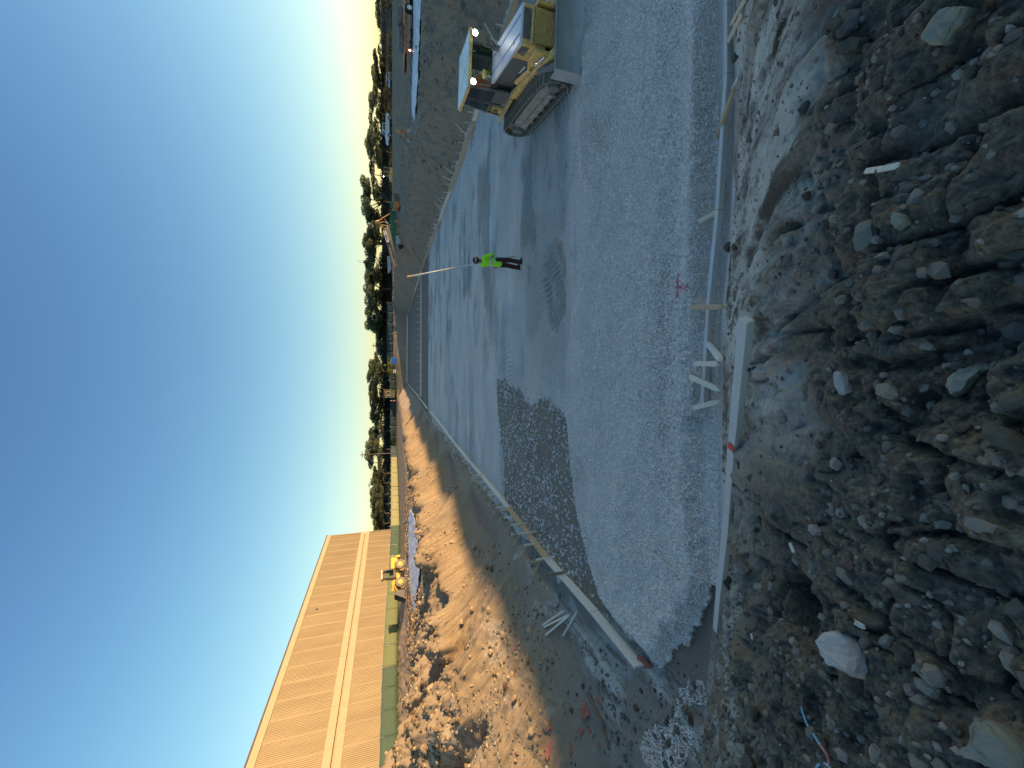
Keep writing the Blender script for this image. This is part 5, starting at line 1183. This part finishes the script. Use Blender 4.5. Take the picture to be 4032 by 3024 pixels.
# cab
dpart('cab_floor', MB().box((-.18, 0, 1.0), (1.62, 1.22, .08)), 'dark')
posts = [(.62, -.57), (.62, .57), (-.20, -.60), (-.20, .60), (-.92, -.57), (-.92, .57)]
tops = [(.48, -.55), (.48, .55), (-.18, -.58), (-.18, .58), (-.72, -.55), (-.72, .55)]
for (a, b), (c, d) in zip(posts, tops): dpart('cab_post', MB().bar((a, b, 1.02), (c, d, 2.34), .055, .055, (1, 0, 0)), 'dark', .01)
for z, q in ((1.50, posts),):
    for s in (-1, 1): dpart('cab_rail', MB().bar((-.90, s * .575, z), (.60, s * .575, z), .05, .05), 'dark', .006)
dpart('cab_door', MB().prism([(-.16, 1.06), (.58, 1.06), (.58, 1.48), (-.16, 1.48)], -.585, -.565), 'panel'); dpart('cab_door', MB().prism([(-.16, 1.06), (.58, 1.06), (.58, 1.48), (-.16, 1.48)], .565, .585), 'panel')
for s in (-1, 1):
    dpart('side_window', MB().prism([(-.15, 1.52), (.55, 1.52), (.46, 2.30), (-.15, 2.30)], s * .585 - .004, s * .585 + .004), 'glass', 0)
    dpart('side_window', MB().prism([(-.86, 1.52), (-.24, 1.52), (-.24, 2.30), (-.70, 2.30)], s * .585 - .004, s * .585 + .004), 'glass', 0)
dpart('windscreen', MB().box((.555, 0, 1.90), (.008, 1.0, .78), (0, R(-6), 0)), 'glass', 0)
dpart('rear_window', MB().box((-.82, 0, 1.92), (.008, 1.0, .70), (0, R(9), 0)), 'glass', 0)
rf = dpart('cab_roof', MB().prism([(-.78, 2.38), (.80, 2.36), (.80, 2.42), (-.78, 2.46)], -.73, .73), 'roof_white', .02)
dpart('roof_rim', MB().box((.0, -.735, 2.385), (1.60, .03, .085)).box((.0, .735, 2.385), (1.60, .03, .085)).box((.81, 0, 2.375), (.03, 1.46, .085)).box((-.79, 0, 2.40), (.03, 1.46, .085)), 'yellow', 0, rf)
dpart('headliner', MB().box((0, 0, 2.345), (1.4, 1.25, .03)), 'grey_plate', 0)
for s in (-1, 1):
    l = dpart('work_lamp', MB().cyl((.80, s * .60, 2.29), (.88, s * .60, 2.28), .062, .078, 16), 'dark', 0); MB().cyl((.88, s * .60, 2.28), (.892, s * .60, 2.279), .072, n=16).build('lens', M['lamp'], l)
    l = dpart('work_lamp', MB().cyl((-.78, s * .58, 2.30), (-.85, s * .58, 2.29), .05, .062, 12), 'dark', 0)
dpart('seat', MB().box((-.42, 0, 1.30), (.50, .50, .14)).box((-.66, 0, 1.62), (.13, .48, .60)), 'black', .04)
dpart('console', MB().box((.34, 0, 1.28), (.28, .7, .55)), 'dark', .03); dpart('armrest', MB().box((-.30, .36, 1.42), (.42, .12, .20)).box((-.30, -.36, 1.42), (.42, .12, .20)), 'dark', .02)
dpart('rear_box', MB().prism([(-1.18, .92), (-.98, .92), (-.98, 1.50), (-1.10, 1.50), (-1.18, 1.40)], -.50, .50), 'yellow', .02)
dpart('air_filter_box', MB().box((-.60, -.52, 1.20), (.34, .16, .30)), 'yellow', .01)
for i in range(4): dpart('filter_slot', MB().box((-.70 + i * .065, -.605, 1.24), (.025, .012, .18)), 'dark', 0)
dpart('side_sticker', MB().box((-.20, -.592, 1.12), (.15, .004, .11)), 'white', 0)
dpart('sticker_stroke', MB().bar((-.25, -.596, 1.08), (-.15, -.596, 1.16), .012, .004, (0, 1, 0)), 'dark', 0)
dpart('warning_plate', MB().box((1.62, -.404, 1.05), (.40, .004, .07), (0, R(6), 0)), 'white', 0)
def text_mesh(txt, size, mat, parent, loc, rot, name='lettering'):
    cu = bpy.data.curves.new(name, 'FONT'); cu.body = txt; cu.size = size; cu.extrude = .002; cu.align_x = 'CENTER'; cu.align_y = 'CENTER'
    o = bpy.data.objects.new(name, cu); COL.objects.link(o); bpy.context.view_layer.update()
    me = bpy.data.meshes.new_from_object(o.evaluated_get(bpy.context.evaluated_depsgraph_get())); bpy.data.objects.remove(o); me.materials.clear(); me.materials.append(M[mat])
    o = bpy.data.objects.new(name, me); COL.objects.link(o); o.parent = parent; o.location = loc; o.rotation_euler = rot; return o
dpart('mirror', MB().sph((.78, -.30, 1.95), .09, 12, 8, (.35, 1.5, .8)), 'yellow', 0, smooth=True); dpart('mirror_arm', MB().cyl((.60, -.30, 2.28), (.78, -.30, 1.98), .012, n=6), 'dark', 0)
dpart('exhaust_stack', MB().cyl((1.15, .22, 1.6), (1.15, .22, 2.05), .045, n=12).cyl((1.15, .22, 1.62), (1.15, .22, 1.85), .075, n=12), 'dark', 0, smooth=False)
dpart('hood_handle', MB().cyl((2.3, -.25, 1.53), (2.45, -.25, 1.52), .012, n=6), 'dark', 0)
# blade
bl_ = thing('blade', None, None); bl_.parent = dz; bl_.location = (3.42, 0, .0); bl_.rotation_euler = (0, 0, R(9))
prof = [(-.02 + .22 * ((i / 8 - .5) * 2) ** 2, .02 + .86 * i / 8) for i in range(9)]; back = [(x - .05, z) for x, z in prof[::-1]]
mb = MB(); a_, b_ = -1.42, 1.42
n9 = len(prof)
vs = [(x, y, z) for y in (a_, b_) for x, z in prof + back]; m_ = 2 * n9
fs = [(i, (i + 1) % m_, m_ + (i + 1) % m_, m_ + i) for i in range(m_)]
for o_ in (0, m_): fs += [(o_ + i, o_ + i + 1, o_ + m_ - 2 - i, o_ + m_ - 1 - i) for i in range(n9 - 1)]
mb.add(vs, fs).build('moldboard', M['blade'], bl_)
MB().box((.17, 0, .035), (.05, 2.84, .13)).build('cutting_edge', M['blade_edge'], bl_, bevel=.006)
MB().box((.185, 0, .895), (.12, 2.86, .035)).build('top_lip', M['steel'], bl_, bevel=.006)
for s in (-1, 1): MB().box((.10, s * 1.43, .46), (.34, .025, .90)).build('end_plate', M['blade'], bl_, bevel=.006)
MB().box((-.16, 0, .38), (.18, 1.5, .18)).box((-.14, .5, .45), (.16, .08, .5)).box((-.14, -.5, .45), (.16, .08, .5)).build('back_brace', M['steel'], bl_, bevel=.01)
# operator
op = thing('person', 'bulldozer operator in orange and lime vest seated inside the cab', 'person', (9.44, 11.82, .08), R(-103))
T_ = Matrix.Translation((-.40, 0, 1.36))
hip = (-.40, 0, 1.42); sh = (-.42, 0, 1.88)
seg = [(hip, sh, .13, .13), ((-.42, -.19, 1.88), (-.42, .19, 1.88), .055, .055), (sh, (-.40, 0, 2.02), .05, .05), ((-.38, -.10, 1.42), (.02, -.13, 1.44), .08, .06), ((-.38, .10, 1.42), (.02, .13, 1.44), .08, .06), ((.02, -.13, 1.44), (.12, -.13, 1.10), .055, .045), ((.02, .13, 1.44), (.12, .13, 1.10), .055, .045),
       ((-.42, -.2, 1.86), (-.30, -.28, 1.62), .05, .042), ((-.30, -.28, 1.62), (-.06, -.30, 1.56), .04, .028), ((-.42, .2, 1.86), (-.30, .28, 1.62), .05, .042), ((-.30, .28, 1.62), (-.06, .28, 1.58), .04, .028)]
seg += hand((-.06, -.30, 1.56), (1, 0, -.2), (0, 1, 0), .6) + hand((-.06, .28, 1.58), (1, 0, -.2), (0, -1, 0), .6)
flesh('body', seg, 'skin', op, .011, lambda mb: (mb.sph((-.38, 0, 2.09), .10, 12, 10, (1, .85, 1.15)), mb.sph((-.285, 0, 2.07), .018, 8, 6)))
flesh('vest', [(hip, sh, .155, .155), ((-.42, -.16, 1.87), (-.42, .16, 1.87), .075, .075)], 'orange', op, .016)
for s in (-1, 1):
    flesh('sleeve', [((-.42, s * .2, 1.86), (-.30, s * .28, 1.62), .066, .056), ((-.30, s * .28, 1.62), (-.12, s * .29, 1.57), .054, .042)], 'lime', op, .014)
    MB().bar((-.27, s * .08, 1.45), (-.28, s * .09, 1.86), .05, .01, (1, 0, 0)).build('reflective_band', M['reflective'], op)
    MB().sph((-.287, s * .035, 2.105), .012, 8, 6).build('eye', M['white'], op, True)
flesh('trousers', [((-.38, -.10, 1.42), (.02, -.13, 1.44), .098, .08), ((-.38, .10, 1.42), (.02, .13, 1.44), .098, .08), ((.02, -.13, 1.44), (.12, -.13, 1.12), .075, .065), ((.02, .13, 1.44), (.12, .13, 1.12), .075, .065), ((-.4, -.06, 1.42), (-.4, .06, 1.42), .13, .13)], 'brown_cloth', op, .016)
MB().sph((-.39, 0, 2.13), .125, 14, 8, (1.08, .92, .8)).build('hard_hat', M['white'], op, True)

# ---------------------------------------------------------------- wheel loader on the left terrace
def loader():
    g = PD(1597, 2262, 54.5); o = thing('wheel_loader', 'yellow wheel loader with a dark raised bucket in front of the green fence', 'wheel loader', (g.x, g.y, fz(g.x, g.y) - .05), R(222)); o.scale = (.86, .86, .95)
    def w(x, y):
        q = MB().cyl((x, y - .24, .68), (x, y + .24, .68), .68, n=24).build('wheel', M['mudsteel'], o, bevel=.06)
        MB().cyl((x, y - .26, .68), (x, y + .26, .68), .33, n=16).build('rim', M['yellow_far'], q, bevel=.02)
    for x in (-1.35, 1.25):
        for y in (-.95, .95): w(x, y)
    MB().box((-1.75, 0, 1.45), (1.7, 1.35, .95)).prism([(-2.6, 1.0), (-.9, 1.0), (-.9, 1.9), (-2.3, 1.9), (-2.6, 1.7)], -.7, .7).build('engine_hood', M['yellow_far'], o, bevel=.08)
    MB().box((-.2, 0, .95), (3.0, .8, .45)).box((-2.65, 0, .95), (.35, 1.7, .6)).build('chassis', M['yellow_far'], o, bevel=.04)
    MB().box((-1.4, -.95, 1.45), (1.3, .5, .07)).box((-1.4, .95, 1.45), (1.3, .5, .07)).box((1.2, -.95, 1.45), (.9, .5, .06)).box((1.2, .95, 1.45), (.9, .5, .06)).build('fender', M['yellow_far'], o, bevel=.02)
    c = MB()
    for x, y in ((.35, -.62), (.35, .62), (-.85, -.62), (-.85, .62)): c.bar((x, y, 1.5), (x * .85 - .05, y * .92, 3.05), .09, .09, (1, 0, 0))
    c.build('cab_frame', M['dark'], o, bevel=.015); MB().box((-.25, 0, 1.42), (1.25, 1.3, .35)).build('cab_base', M['dark'], o, bevel=.03)
    MB().box((-.27, 0, 3.12), (1.35, 1.35, .14)).build('cab_roof', M['roof_white'], o, bevel=.04)
    for y in (-.6, .6): MB().box((-.25, y, 2.3), (1.05, .012, 1.35)).build('side_window', M['glass'], o)
    MB().box((.33, 0, 2.3), (.012, 1.1, 1.35)).build('windscreen', M['glass'], o); MB().box((-.84, 0, 2.35), (.012, 1.1, 1.2)).build('rear_window', M['glass'], o)
    MB().box((-.45, 0, 1.85), (.5, .5, .5)).box((-.66, 0, 2.2), (.12, .5, .6)).build('seat', M['black'], o, bevel=.04)
    for s in (-.45, .45): MB().bar((.75, s, 1.55), (1.85, s, 1.35), .14, .3).bar((1.75, s, 1.38), (2.65, s, .72), .14, .28).build('lift_arm', M['yellow_far'], o, bevel=.03)
    MB().cyl((.8, 0, 1.75), (1.9, 0, 1.6), .09, n=10).bar((1.9, 0, 1.25), (2.0, 0, 1.85), .1, .2).build('tilt_linkage', M['yellow_far'], o)
    pr = [(2.55, .15), (3.75, .12), (3.72, .18), (2.72, .26), (2.55, .62), (2.62, 1.18), (2.98, 1.42), (2.93, 1.47), (2.50, 1.2), (2.42, .6)]
    MB().prism(pr, -1.35, 1.35).build('bucket', M['dark'], o)
    for s in (-1.34, 1.34): MB().prism([(2.55, .15), (3.7, .12), (3.0, 1.42), (2.55, 1.2), (2.45, .6)], s - .02, s + .02).build('bucket_side', M['dark'], o)
    for s in (-.5, .5): l = MB().cyl((.38, s, 3.03), (.46, s, 3.02), .07, n=10).build('work_lamp', M['dark'], o); 
loader()
# ---------------------------------------------------------------- small dozer at the far edge
def far_dozer():
    g = PD(1556, 692, 108); o = thing('bulldozer', 'small yellow crawler dozer with a beige cab roof far off before the hedge', 'bulldozer', (g.x, g.y, g.z - .15), R(187))
    for s in (-1, 1):
        MB().prism([(-1.6, .35), (-1.3, .05), (1.3, .05), (1.6, .35), (1.3, .75), (-1.3, .8)], s * .95 - .25, s * .95 + .25).build('track', M['mudsteel'], o, bevel=.05)
    MB().prism([(-.2, .7), (1.7, .65), (1.75, 1.5), (.2, 1.75), (-.2, 1.75)], -.5, .5).build('hood', M['yellow'], o, bevel=.04); MB().box((-.9, 0, 1.1), (1.6, 1.5, .7)).build('rear_body', M['yellow'], o, bevel=.05)
    for x in (-.2, -1.5):
        for y in (-.65, .65): MB().bar((x, y, 1.4), (x, y, 2.85), .1, .1, (1, 0, 0)).build('cab_post', M['yellow'], o)
    for y in (-.64, .64): MB().box((-.85, y, 2.1), (1.2, .02, .9)).build('side_window', M['glass'], o)
    MB().box((-.75, 0, 2.95), (2.1, 1.6, .14)).build('cab_roof', M['tan'], o, bevel=.03); MB().cyl((.7, .2, 1.6), (.7, .2, 2.3), .06, n=8).build('exhaust_stack', M['dark'], o)
    MB().prism([(2.3, .05), (2.4, .05), (2.3, .5), (2.4, 1.0), (2.3, 1.0), (2.18, .5)], -1.5, 1.5).build('blade', M['yellow'], o, bevel=.02)
    for s in (-1, 1): MB().bar((0, s * 1.25, .45), (2.25, s * 1.25, .35), .12, .2).build('push_arm', M['yellow'], o)
    l = MB().cyl((.35, -.5, 3.04), (.35, -.5, 3.12), .09, n=10).build('beacon', M['lamp'], o)
far_dozer()
# ---------------------------------------------------------------- vehicles at the edge of the site
def pickup():
    a, b = PD(1543, 458, 84), PD(1543, 566, 84); L = abs(a.x - b.x); o = thing('pickup_truck', 'white crew cab pickup truck parked at the right edge of the site', 'pickup truck', ((a.x + b.x) / 2, 84, a.z), R(180 + 4)); k = L / 5.7; o.scale = (k, k, k)
    body = [(-2.85, .55), (-2.25, .5), (-1.2, .45), (1.2, .45), (2.2, .5), (2.8, .55), (2.85, .95), (2.7, 1.12), (1.55, 1.22), (.95, 1.28), (-.75, 1.28), (-.75, 1.22), (-2.8, 1.2)]
    MB().prism(body, -.95, .95).build('body', M['car_white'], o, bevel=.05)
    MB().prism([(-.72, 1.26), (1.35, 1.26), (.72, 1.83), (.4, 1.9), (-.55, 1.9), (-.7, 1.8)], -.82, .82).build('cab', M['car_white'], o, bevel=.05)
    for s in (-1, 1):
        MB().prism([(-.55, 1.32), (.05, 1.32), (.05, 1.76), (-.52, 1.76)], s * .825 - .01, s * .825 + .01).build('side_window', M['window'], o); MB().prism([(.14, 1.32), (1.05, 1.32), (.6, 1.76), (.14, 1.76)], s * .825 - .01, s * .825 + .01).build('side_window', M['window'], o)
        for x in (-1.75, 1.85):
            w = MB().cyl((x, s * .78, .40), (x, s * .98, .40), .40, n=20).build('wheel', M['black'], o, bevel=.03); MB().cyl((x, s * .97, .40), (x, s * .99, .40), .22, n=14).build('rim', M['grey_plate'], w)
        MB().box((2.8, s * .7, .92), (.08, .3, .16)).build('headlight', M['white'], o); MB().box((-2.84, s * .85, 1.0), (.05, .12, .3)).build('tail_light', M['red'], o)
    MB().box((1.02, 0, 1.56), (.02, 1.4, .62), (0, R(-47), 0)).build('windscreen', M['window'], o); MB().box((2.86, 0, .66), (.1, 1.8, .2)).build('bumper', M['chrome'], o, bevel=.02)
pickup()
def sedan():
    a, b = PD(1544, 289, 100), PD(1544, 344, 100); o = thing('parked_car', 'silver blue car parked against the dark slope at the far right', 'car', ((a.x + b.x) / 2, 100, a.z), R(205)); o.scale = (.88, .9, .95)
    MB().prism([(-2.2, .4), (2.2, .4), (2.25, .75), (1.2, .95), (.6, 1.35), (-.9, 1.42), (-1.7, 1.0), (-2.2, .95)], -.85, .85).build('body', M['car_silver'], o, bevel=.08)
    for s in (-1, 1):
        MB().prism([(-1.3, .98), (.95, .95), (.5, 1.27), (-.85, 1.33)], s * .86 - .01, s * .86 + .01).build('side_window', M['window'], o)
        for x in (-1.35, 1.35): w = MB().cyl((x, s * .7, .33), (x, s * .88, .33), .33, n=16).build('wheel', M['black'], o); MB().cyl((x, s * .87, .33), (x, s * .89, .33), .19, n=12).build('rim', M['grey_plate'], w)
        MB().box((2.2, s * .6, .66), (.06, .3, .12)).build('headlight', M['white'], o)
    MB().box((.93, 0, 1.16), (.02, 1.4, .58), (0, R(-56), 0)).build('windscreen', M['window'], o)
sedan()
# ---------------------------------------------------------------- tripods
def tripod(px0, py0, pxb, D, label, legs, scale=1.0):
    t = PD(px0, py0, D); g = PD(pxb, py0, D); o = thing('surveying_tripod', label, 'tripod', (t.x, D, g.z)); H_ = t.z - g.z
    MB().cyl((0, 0, H_ - .30), (0, 0, H_ - .22), .12, n=12).build('head_plate', M['gold'], o); ins = MB().cyl((0, 0, H_ - .22), (0, 0, H_ - .05), .09, n=12).sph((0, 0, H_ - .06), .11, 12, 8).build('laser_level', M['gold'], o, True)  # gold and orange tones carry sunlight that does not reach the tripod
    for dx, dy in legs:
        e = Vector((dx, dy, -.1)); s = Vector((dx * .06, dy * .06, H_ - .28)); m = s.lerp(e, .55)
        l = MB().bar(s, m, .075, .05).build('leg', M['orange_paint'], o); MB().bar(m, e, .04, .03).build('leg_extension', M['white'], l)
tripod(1560, 515, 1624, 37.5, 'surveying tripod coloured as if sunlit, with a round laser level on the right terrace', [(-1.05, .1), (.10, -.25), (.70, .35)])
# ---------------------------------------------------------------- long low flatbed at the right edge
def flatbed():
    a, b = PD(1612, 208, 33.5), PD(1612, -260, 33.5); L = abs(a.x - b.x); o = thing('flatbed_trailer', 'long low rusty red flatbed trailer beyond the strip of water at the right', 'trailer', (a.x, 33.5, fz(a.x, 33.5)), R(2))
    z0 = PD(1606, 100, 33.5).z - o.location.z
    MB().box((L / 2, 0, z0 + .12), (L, .25, .22)).box((L / 2, 2.2, z0 + .12), (L, .25, .22)).build('side_rail', M['red_steel'], o, bevel=.01)
    pm = MB().box((0, 1.1, 0), (.26, 2.4, .045)).mesh('deck_plank', M['orange_paint'])
    for k in range(int(L / .28)): linked('deck_plank', pm, o, (.14 + k * .28, 0, z0 + .255))
    k = .35
    while k < L:
        MB().bar((k, -.14, z0 - .02), (k + .35, -.14, z0 + .22), .03, .03).build('lattice_brace', M['gold'], o); k += .5
    for x in (L * .36, L * .52, L * .60):
        w = MB().cyl((x, -.35, .33), (x, -.08, .33), .36, n=18).build('wheel', M['black'], o, bevel=.03); MB().cyl((x, -.37, .33), (x, -.33, .33), .20, n=12).build('rim', M['white'], w)
    for x in (1.9, 3.9): MB().box((x, .3, z0 + .45), (.08, .08, .5)).box((x + .15, .3, z0 + .68), (.3, .08, .05)).build('stake_post', M['grey_plate'], o)
    MB().box((.15, 0, .3), (.25, .3, .55)).build('landing_leg', M['red_steel'], o, bevel=.02)
    MB().box((L * .3, .1, z0 + .6), (1.0, 1.0, .5)).prism([(1.2, z0 + .3), (2.6, z0 + .3), (2.4, z0 + .75), (1.6, z0 + .7)], .2, 1.8).build('covered_load', M['dark'], o, bevel=.08)
    MB().sph((.05, -.2, z0 - .15), .04, 10, 8).build('marker_lamp', M['lamp'], o, True)
flatbed()
# ---------------------------------------------------------------- green mobile screening machine and the engine beside it
def screener():
    D = 62.0; g = PD(1580, 900, D); gz_ = fz(g.x, D); o = thing('screening_machine', 'green mobile screening machine with a long tan conveyor slanting down to the left', 'screening machine', (0, D, 0))
    def q(px, py, dy=0.0): v = PD(px, py, D + dy); v.y = dy; return v
    s = 1
    a, b = q(1547, 836), q(1547, 962)
    MB().box(((a.x + b.x) / 2, .5, a.z), (abs(a.x - b.x), 2.2, .85)).build('hopper_body', M['green'], o, bevel=.06)
    for py in (850, 880, 905, 930, 950):
        v = q(1547, py); MB().box((v.x, -.62, v.z), (.08, .06, .9)).build('body_rib', M['green'], o)
    a, b = q(1568, 862), q(1568, 925); MB().box(((a.x + b.x) / 2, .3, a.z), (abs(a.x - b.x), 1.6, .85)).build('lower_box', M['tan'], o, bevel=.04)
    a, b = q(1578, 845), q(1578, 975); MB().prism([(min(a.x, b.x), a.z - .35), (max(a.x, b.x), a.z - .35), (max(a.x, b.x) + .3, a.z + .1), (max(a.x, b.x), a.z + .35), (min(a.x, b.x), a.z + .35), (min(a.x, b.x) - .3, a.z + .1)], -.5, .1).build('crawler_track', M['black'], o, bevel=.05)
    # conveyor
    c0, c1 = q(1521, 900, -.3), q(1560, 1056, -.3); d = (c1 - c0); up = Vector((0, -1, 0))
    cv = MB().bar(c0, c1, .9, .75, (0, -1, 0)).build('conveyor_frame', M['tan'], o, bevel=.03)
    for k in range(9):
        p = c0.lerp(c1, .34 + k * .052); MB().prism([(p.x - .10, p.z), (p.x, p.z + .12), (p.x + .10, p.z), (p.x, p.z - .12)], -.72, -.67).build('frame_opening', M['black'], cv)
    MB().bar(c0 + Vector((0, 0, .38)), c1 + Vector((0, 0, .38)), 1.0, .05).build('belt', M['black'], o)
    pa = [q(1508, 907, -.8), q(1520, 908, -.8), q(1533, 952, -.8), q(1522, 955, -.8)]
    MB().add([p for p in pa] + [p + Vector((0, .06, 0)) for p in pa], [(0, 1, 2, 3), (7, 6, 5, 4), (0, 4, 5, 1), (1, 5, 6, 2), (2, 6, 7, 3), (3, 7, 4, 0)]).build('sign_panel', M['white'], o)
    pm = [pa[0].lerp(pa[1], .5).lerp(pa[3].lerp(pa[2], .5), t) for t in (.38, .50, .62, .72)]
    for k, p in enumerate(pm): MB().box((p.x, p.y - .012, p.z), (.12, .012, .20 if k != 1 else .3)).build('sign_print', M['red_steel'], o)
    # head frame with lamp and slanting boom
    h0 = q(1488, 874); MB().sph(h0, .30, 12, 8, (.9, .9, .8)).cyl(h0 - Vector((0, 0, .2)), h0 + Vector((0, 0, .35)), .14, n=10).build('head_drum', M['gold'], o, True)
    MB().bar(q(1489, 870), q(1546, 834), .14, .14).build('slanting_boom', M['gold'], o, bevel=.01)
    for a, b in (((1494, 876), (1494, 896)), ((1494, 896), (1508, 894)), ((1494, 878), (1508, 873)), ((1508, 873), (1530, 880)), ((1500, 885), (1540, 892)), ((1515, 862), (1535, 905)), ((1520, 900), (1545, 882)), ((1508, 894), (1536, 912))):
        MB().bar(q(*a), q(*b), .11, .11).build('head_frame_bar', M['tan'] if a[0] > 1500 else M['gold'], o)
    for a in ((1524, 876), (1527, 893), (1536, 886), (1545, 905)): MB().sph(q(*a, -.5), .10, 8, 6).build('pulley', M['white'], o, True)
    MB().bar(q(1556, 871, -.9), q(1574, 872, -.9), .26, .2).build('hydraulic_leg', M['gold'], o, bevel=.02)
    for z in (1, 2, 3): v = q(1565, 845 + z * 22, -.52); MB().box(v, (.2, .05, .2)).build('inspection_hatch', M['dark'], o)
    pp = [q(1524, 1008, 1), q(1538, 1008, 1), q(1541, 1060, 1), q(1528, 1078, 1)]
    MB().add(pp + [p + Vector((0, .12, 0)) for p in pp], [(0, 1, 2, 3), (7, 6, 5, 4), (0, 4, 5, 1), (1, 5, 6, 2), (2, 6, 7, 3), (3, 7, 4, 0)]).build('tail_plate', M['grey_plate'], o)
    pp = [q(1549, 984, -.4), q(1556, 990, -.4), q(1562, 1010, -.4), q(1553, 1010, -.4)]
    MB().add(pp + [p + Vector((0, .1, 0)) for p in pp], [(0, 1, 2, 3), (7, 6, 5, 4), (0, 4, 5, 1), (1, 5, 6, 2), (2, 6, 7, 3), (3, 7, 4, 0)]).build('discharge_chute', M['white'], o)
    a = q(1568, 947, -.3); MB().box(a, (1.3, .9, .75)).build('grey_cabinet', M['grey_plate'], o, bevel=.04)
    a = q(1560, 1030, 0); MB().box(a, (.12, .12, 1.2)).box(q(1560, 985, 0), (.12, .12, 1.1)).build('support_leg', M['tan'], o)
screener()
def engine_cart():
    D = 60.0; g = PD(1583, 815, D); o = thing('generator_trailer', 'dark generator trailer with a round orange drum right of the screening machine', 'generator', (0, D, 0))
    def q(px, py): v = PD(px, py, D); v.y = 0; return v
    c = q(1563, 784); MB().box(c + Vector((0, .5, 0)), (1.5, 1.3, .85)).build('engine_box', M['dark'], o, bevel=.05)
    c = q(1562, 812); MB().cyl(c + Vector((0, -.5, 0)), c + Vector((0, .5, 0)), .50, n=20).build('orange_drum', M['orange_paint'], o, bevel=.04)
    c = q(1575, 805); MB().box(c + Vector((0, .3, 0)), (2.6, 1.1, .3)).build('skid', M['dark'], o, bevel=.03)
    for py in (785, 825): c = q(1580, py); MB().cyl(c + Vector((0, -.6, 0)), c + Vector((0, -.35, 0)), .32, n=16).build('wheel', M['black'], o)
    MB().bar(q(1553, 775), q(1565, 772), .09, .09).bar(q(1548, 788), q(1556, 781), .07, .07).build('exhaust_pipe', M['gold'], o); MB().box(q(1544, 804) + Vector((0, .2, 0)), (.7, .6, .5)).build('green_tank', M['green'], o, bevel=.04)
engine_cart()
# ---------------------------------------------------------------- small things along the far edge
def toilet():
    a = PD(1559, 1421, 112); o = thing('portable_toilet', 'bright blue portable toilet standing at the far edge of the pit', 'portable toilet', (a.x, 112 + 12, 3.0)); k = 124 / 112
    o.location.x = PD(1559, 1421, 124).x; zt = PD(1536, 1421, 124).z; H_ = zt - 3.0 - .3
    MB().box((0, 0, H_ / 2), (2.0, 1.3, H_)).build('cabin', M['blue'], o, bevel=.04); MB().box((.1, -.67, H_ * .5), (.8, .03, H_ * .85)).build('door', M['blue'], o, bevel=.01); MB().prism([(-1.05, H_), (0, H_ + .22), (1.05, H_)], -.7, .7).build('roof', M['grey_plate'], o)
toilet()
a = PD(1556, 1462, 123); o = thing('notice_board', 'small white notice board on posts left of the blue toilet', 'sign', (a.x, 123, 3.0)); MB().box((0, 0, a.z - 3.0 + .15), (1.0, .06, .8)).build('panel', M['white'], o); MB().box((0, -.04, a.z - 3 + .2), (.45, .02, .25)).build('print', M['dark'], o)
MB().box((-.4, .05, .6), (.07, .07, 1.3)).box((.4, .05, .6), (.07, .07, 1.3)).build('post', M['pole'], o)
a = PD(1560, 1578, 118); b = PD(1537, 1578, 118); o = thing('marker_post', 'thin red and white marker post at the far end of the sunlit bank', 'marker post', (a.x, 118, a.z))
for k in range(4): MB().cyl((0, 0, (b.z - a.z) * k / 4), (0, 0, (b.z - a.z) * (k + 1) / 4 - .01), .07, n=8).build('band', M['red' if k % 2 == 0 else 'white'], o)
for (p, q_, D, lb) in ((1557, 1176, 118, 'white drum lying at the far edge left of the screening machine'), (1600, 560, 60, 'small white rag on the right terrace below the pickup')):
    a = PD(p, q_, D); o = thing('white_drum' if D > 100 else 'white_rag', lb, 'drum' if D > 100 else 'rag', (a.x, D, fz(a.x, D) if D < 100 else a.z))
    if D > 100: MB().cyl((-.6, 0, .3), (.6, 0, .3), .42, n=14).build('shell', M['grey_plate'], o, bevel=.04)
    else: MB().sph((0, 0, .05), .13, 8, 6, (1, .7, .4)).build('cloth', M['white'], o, True)
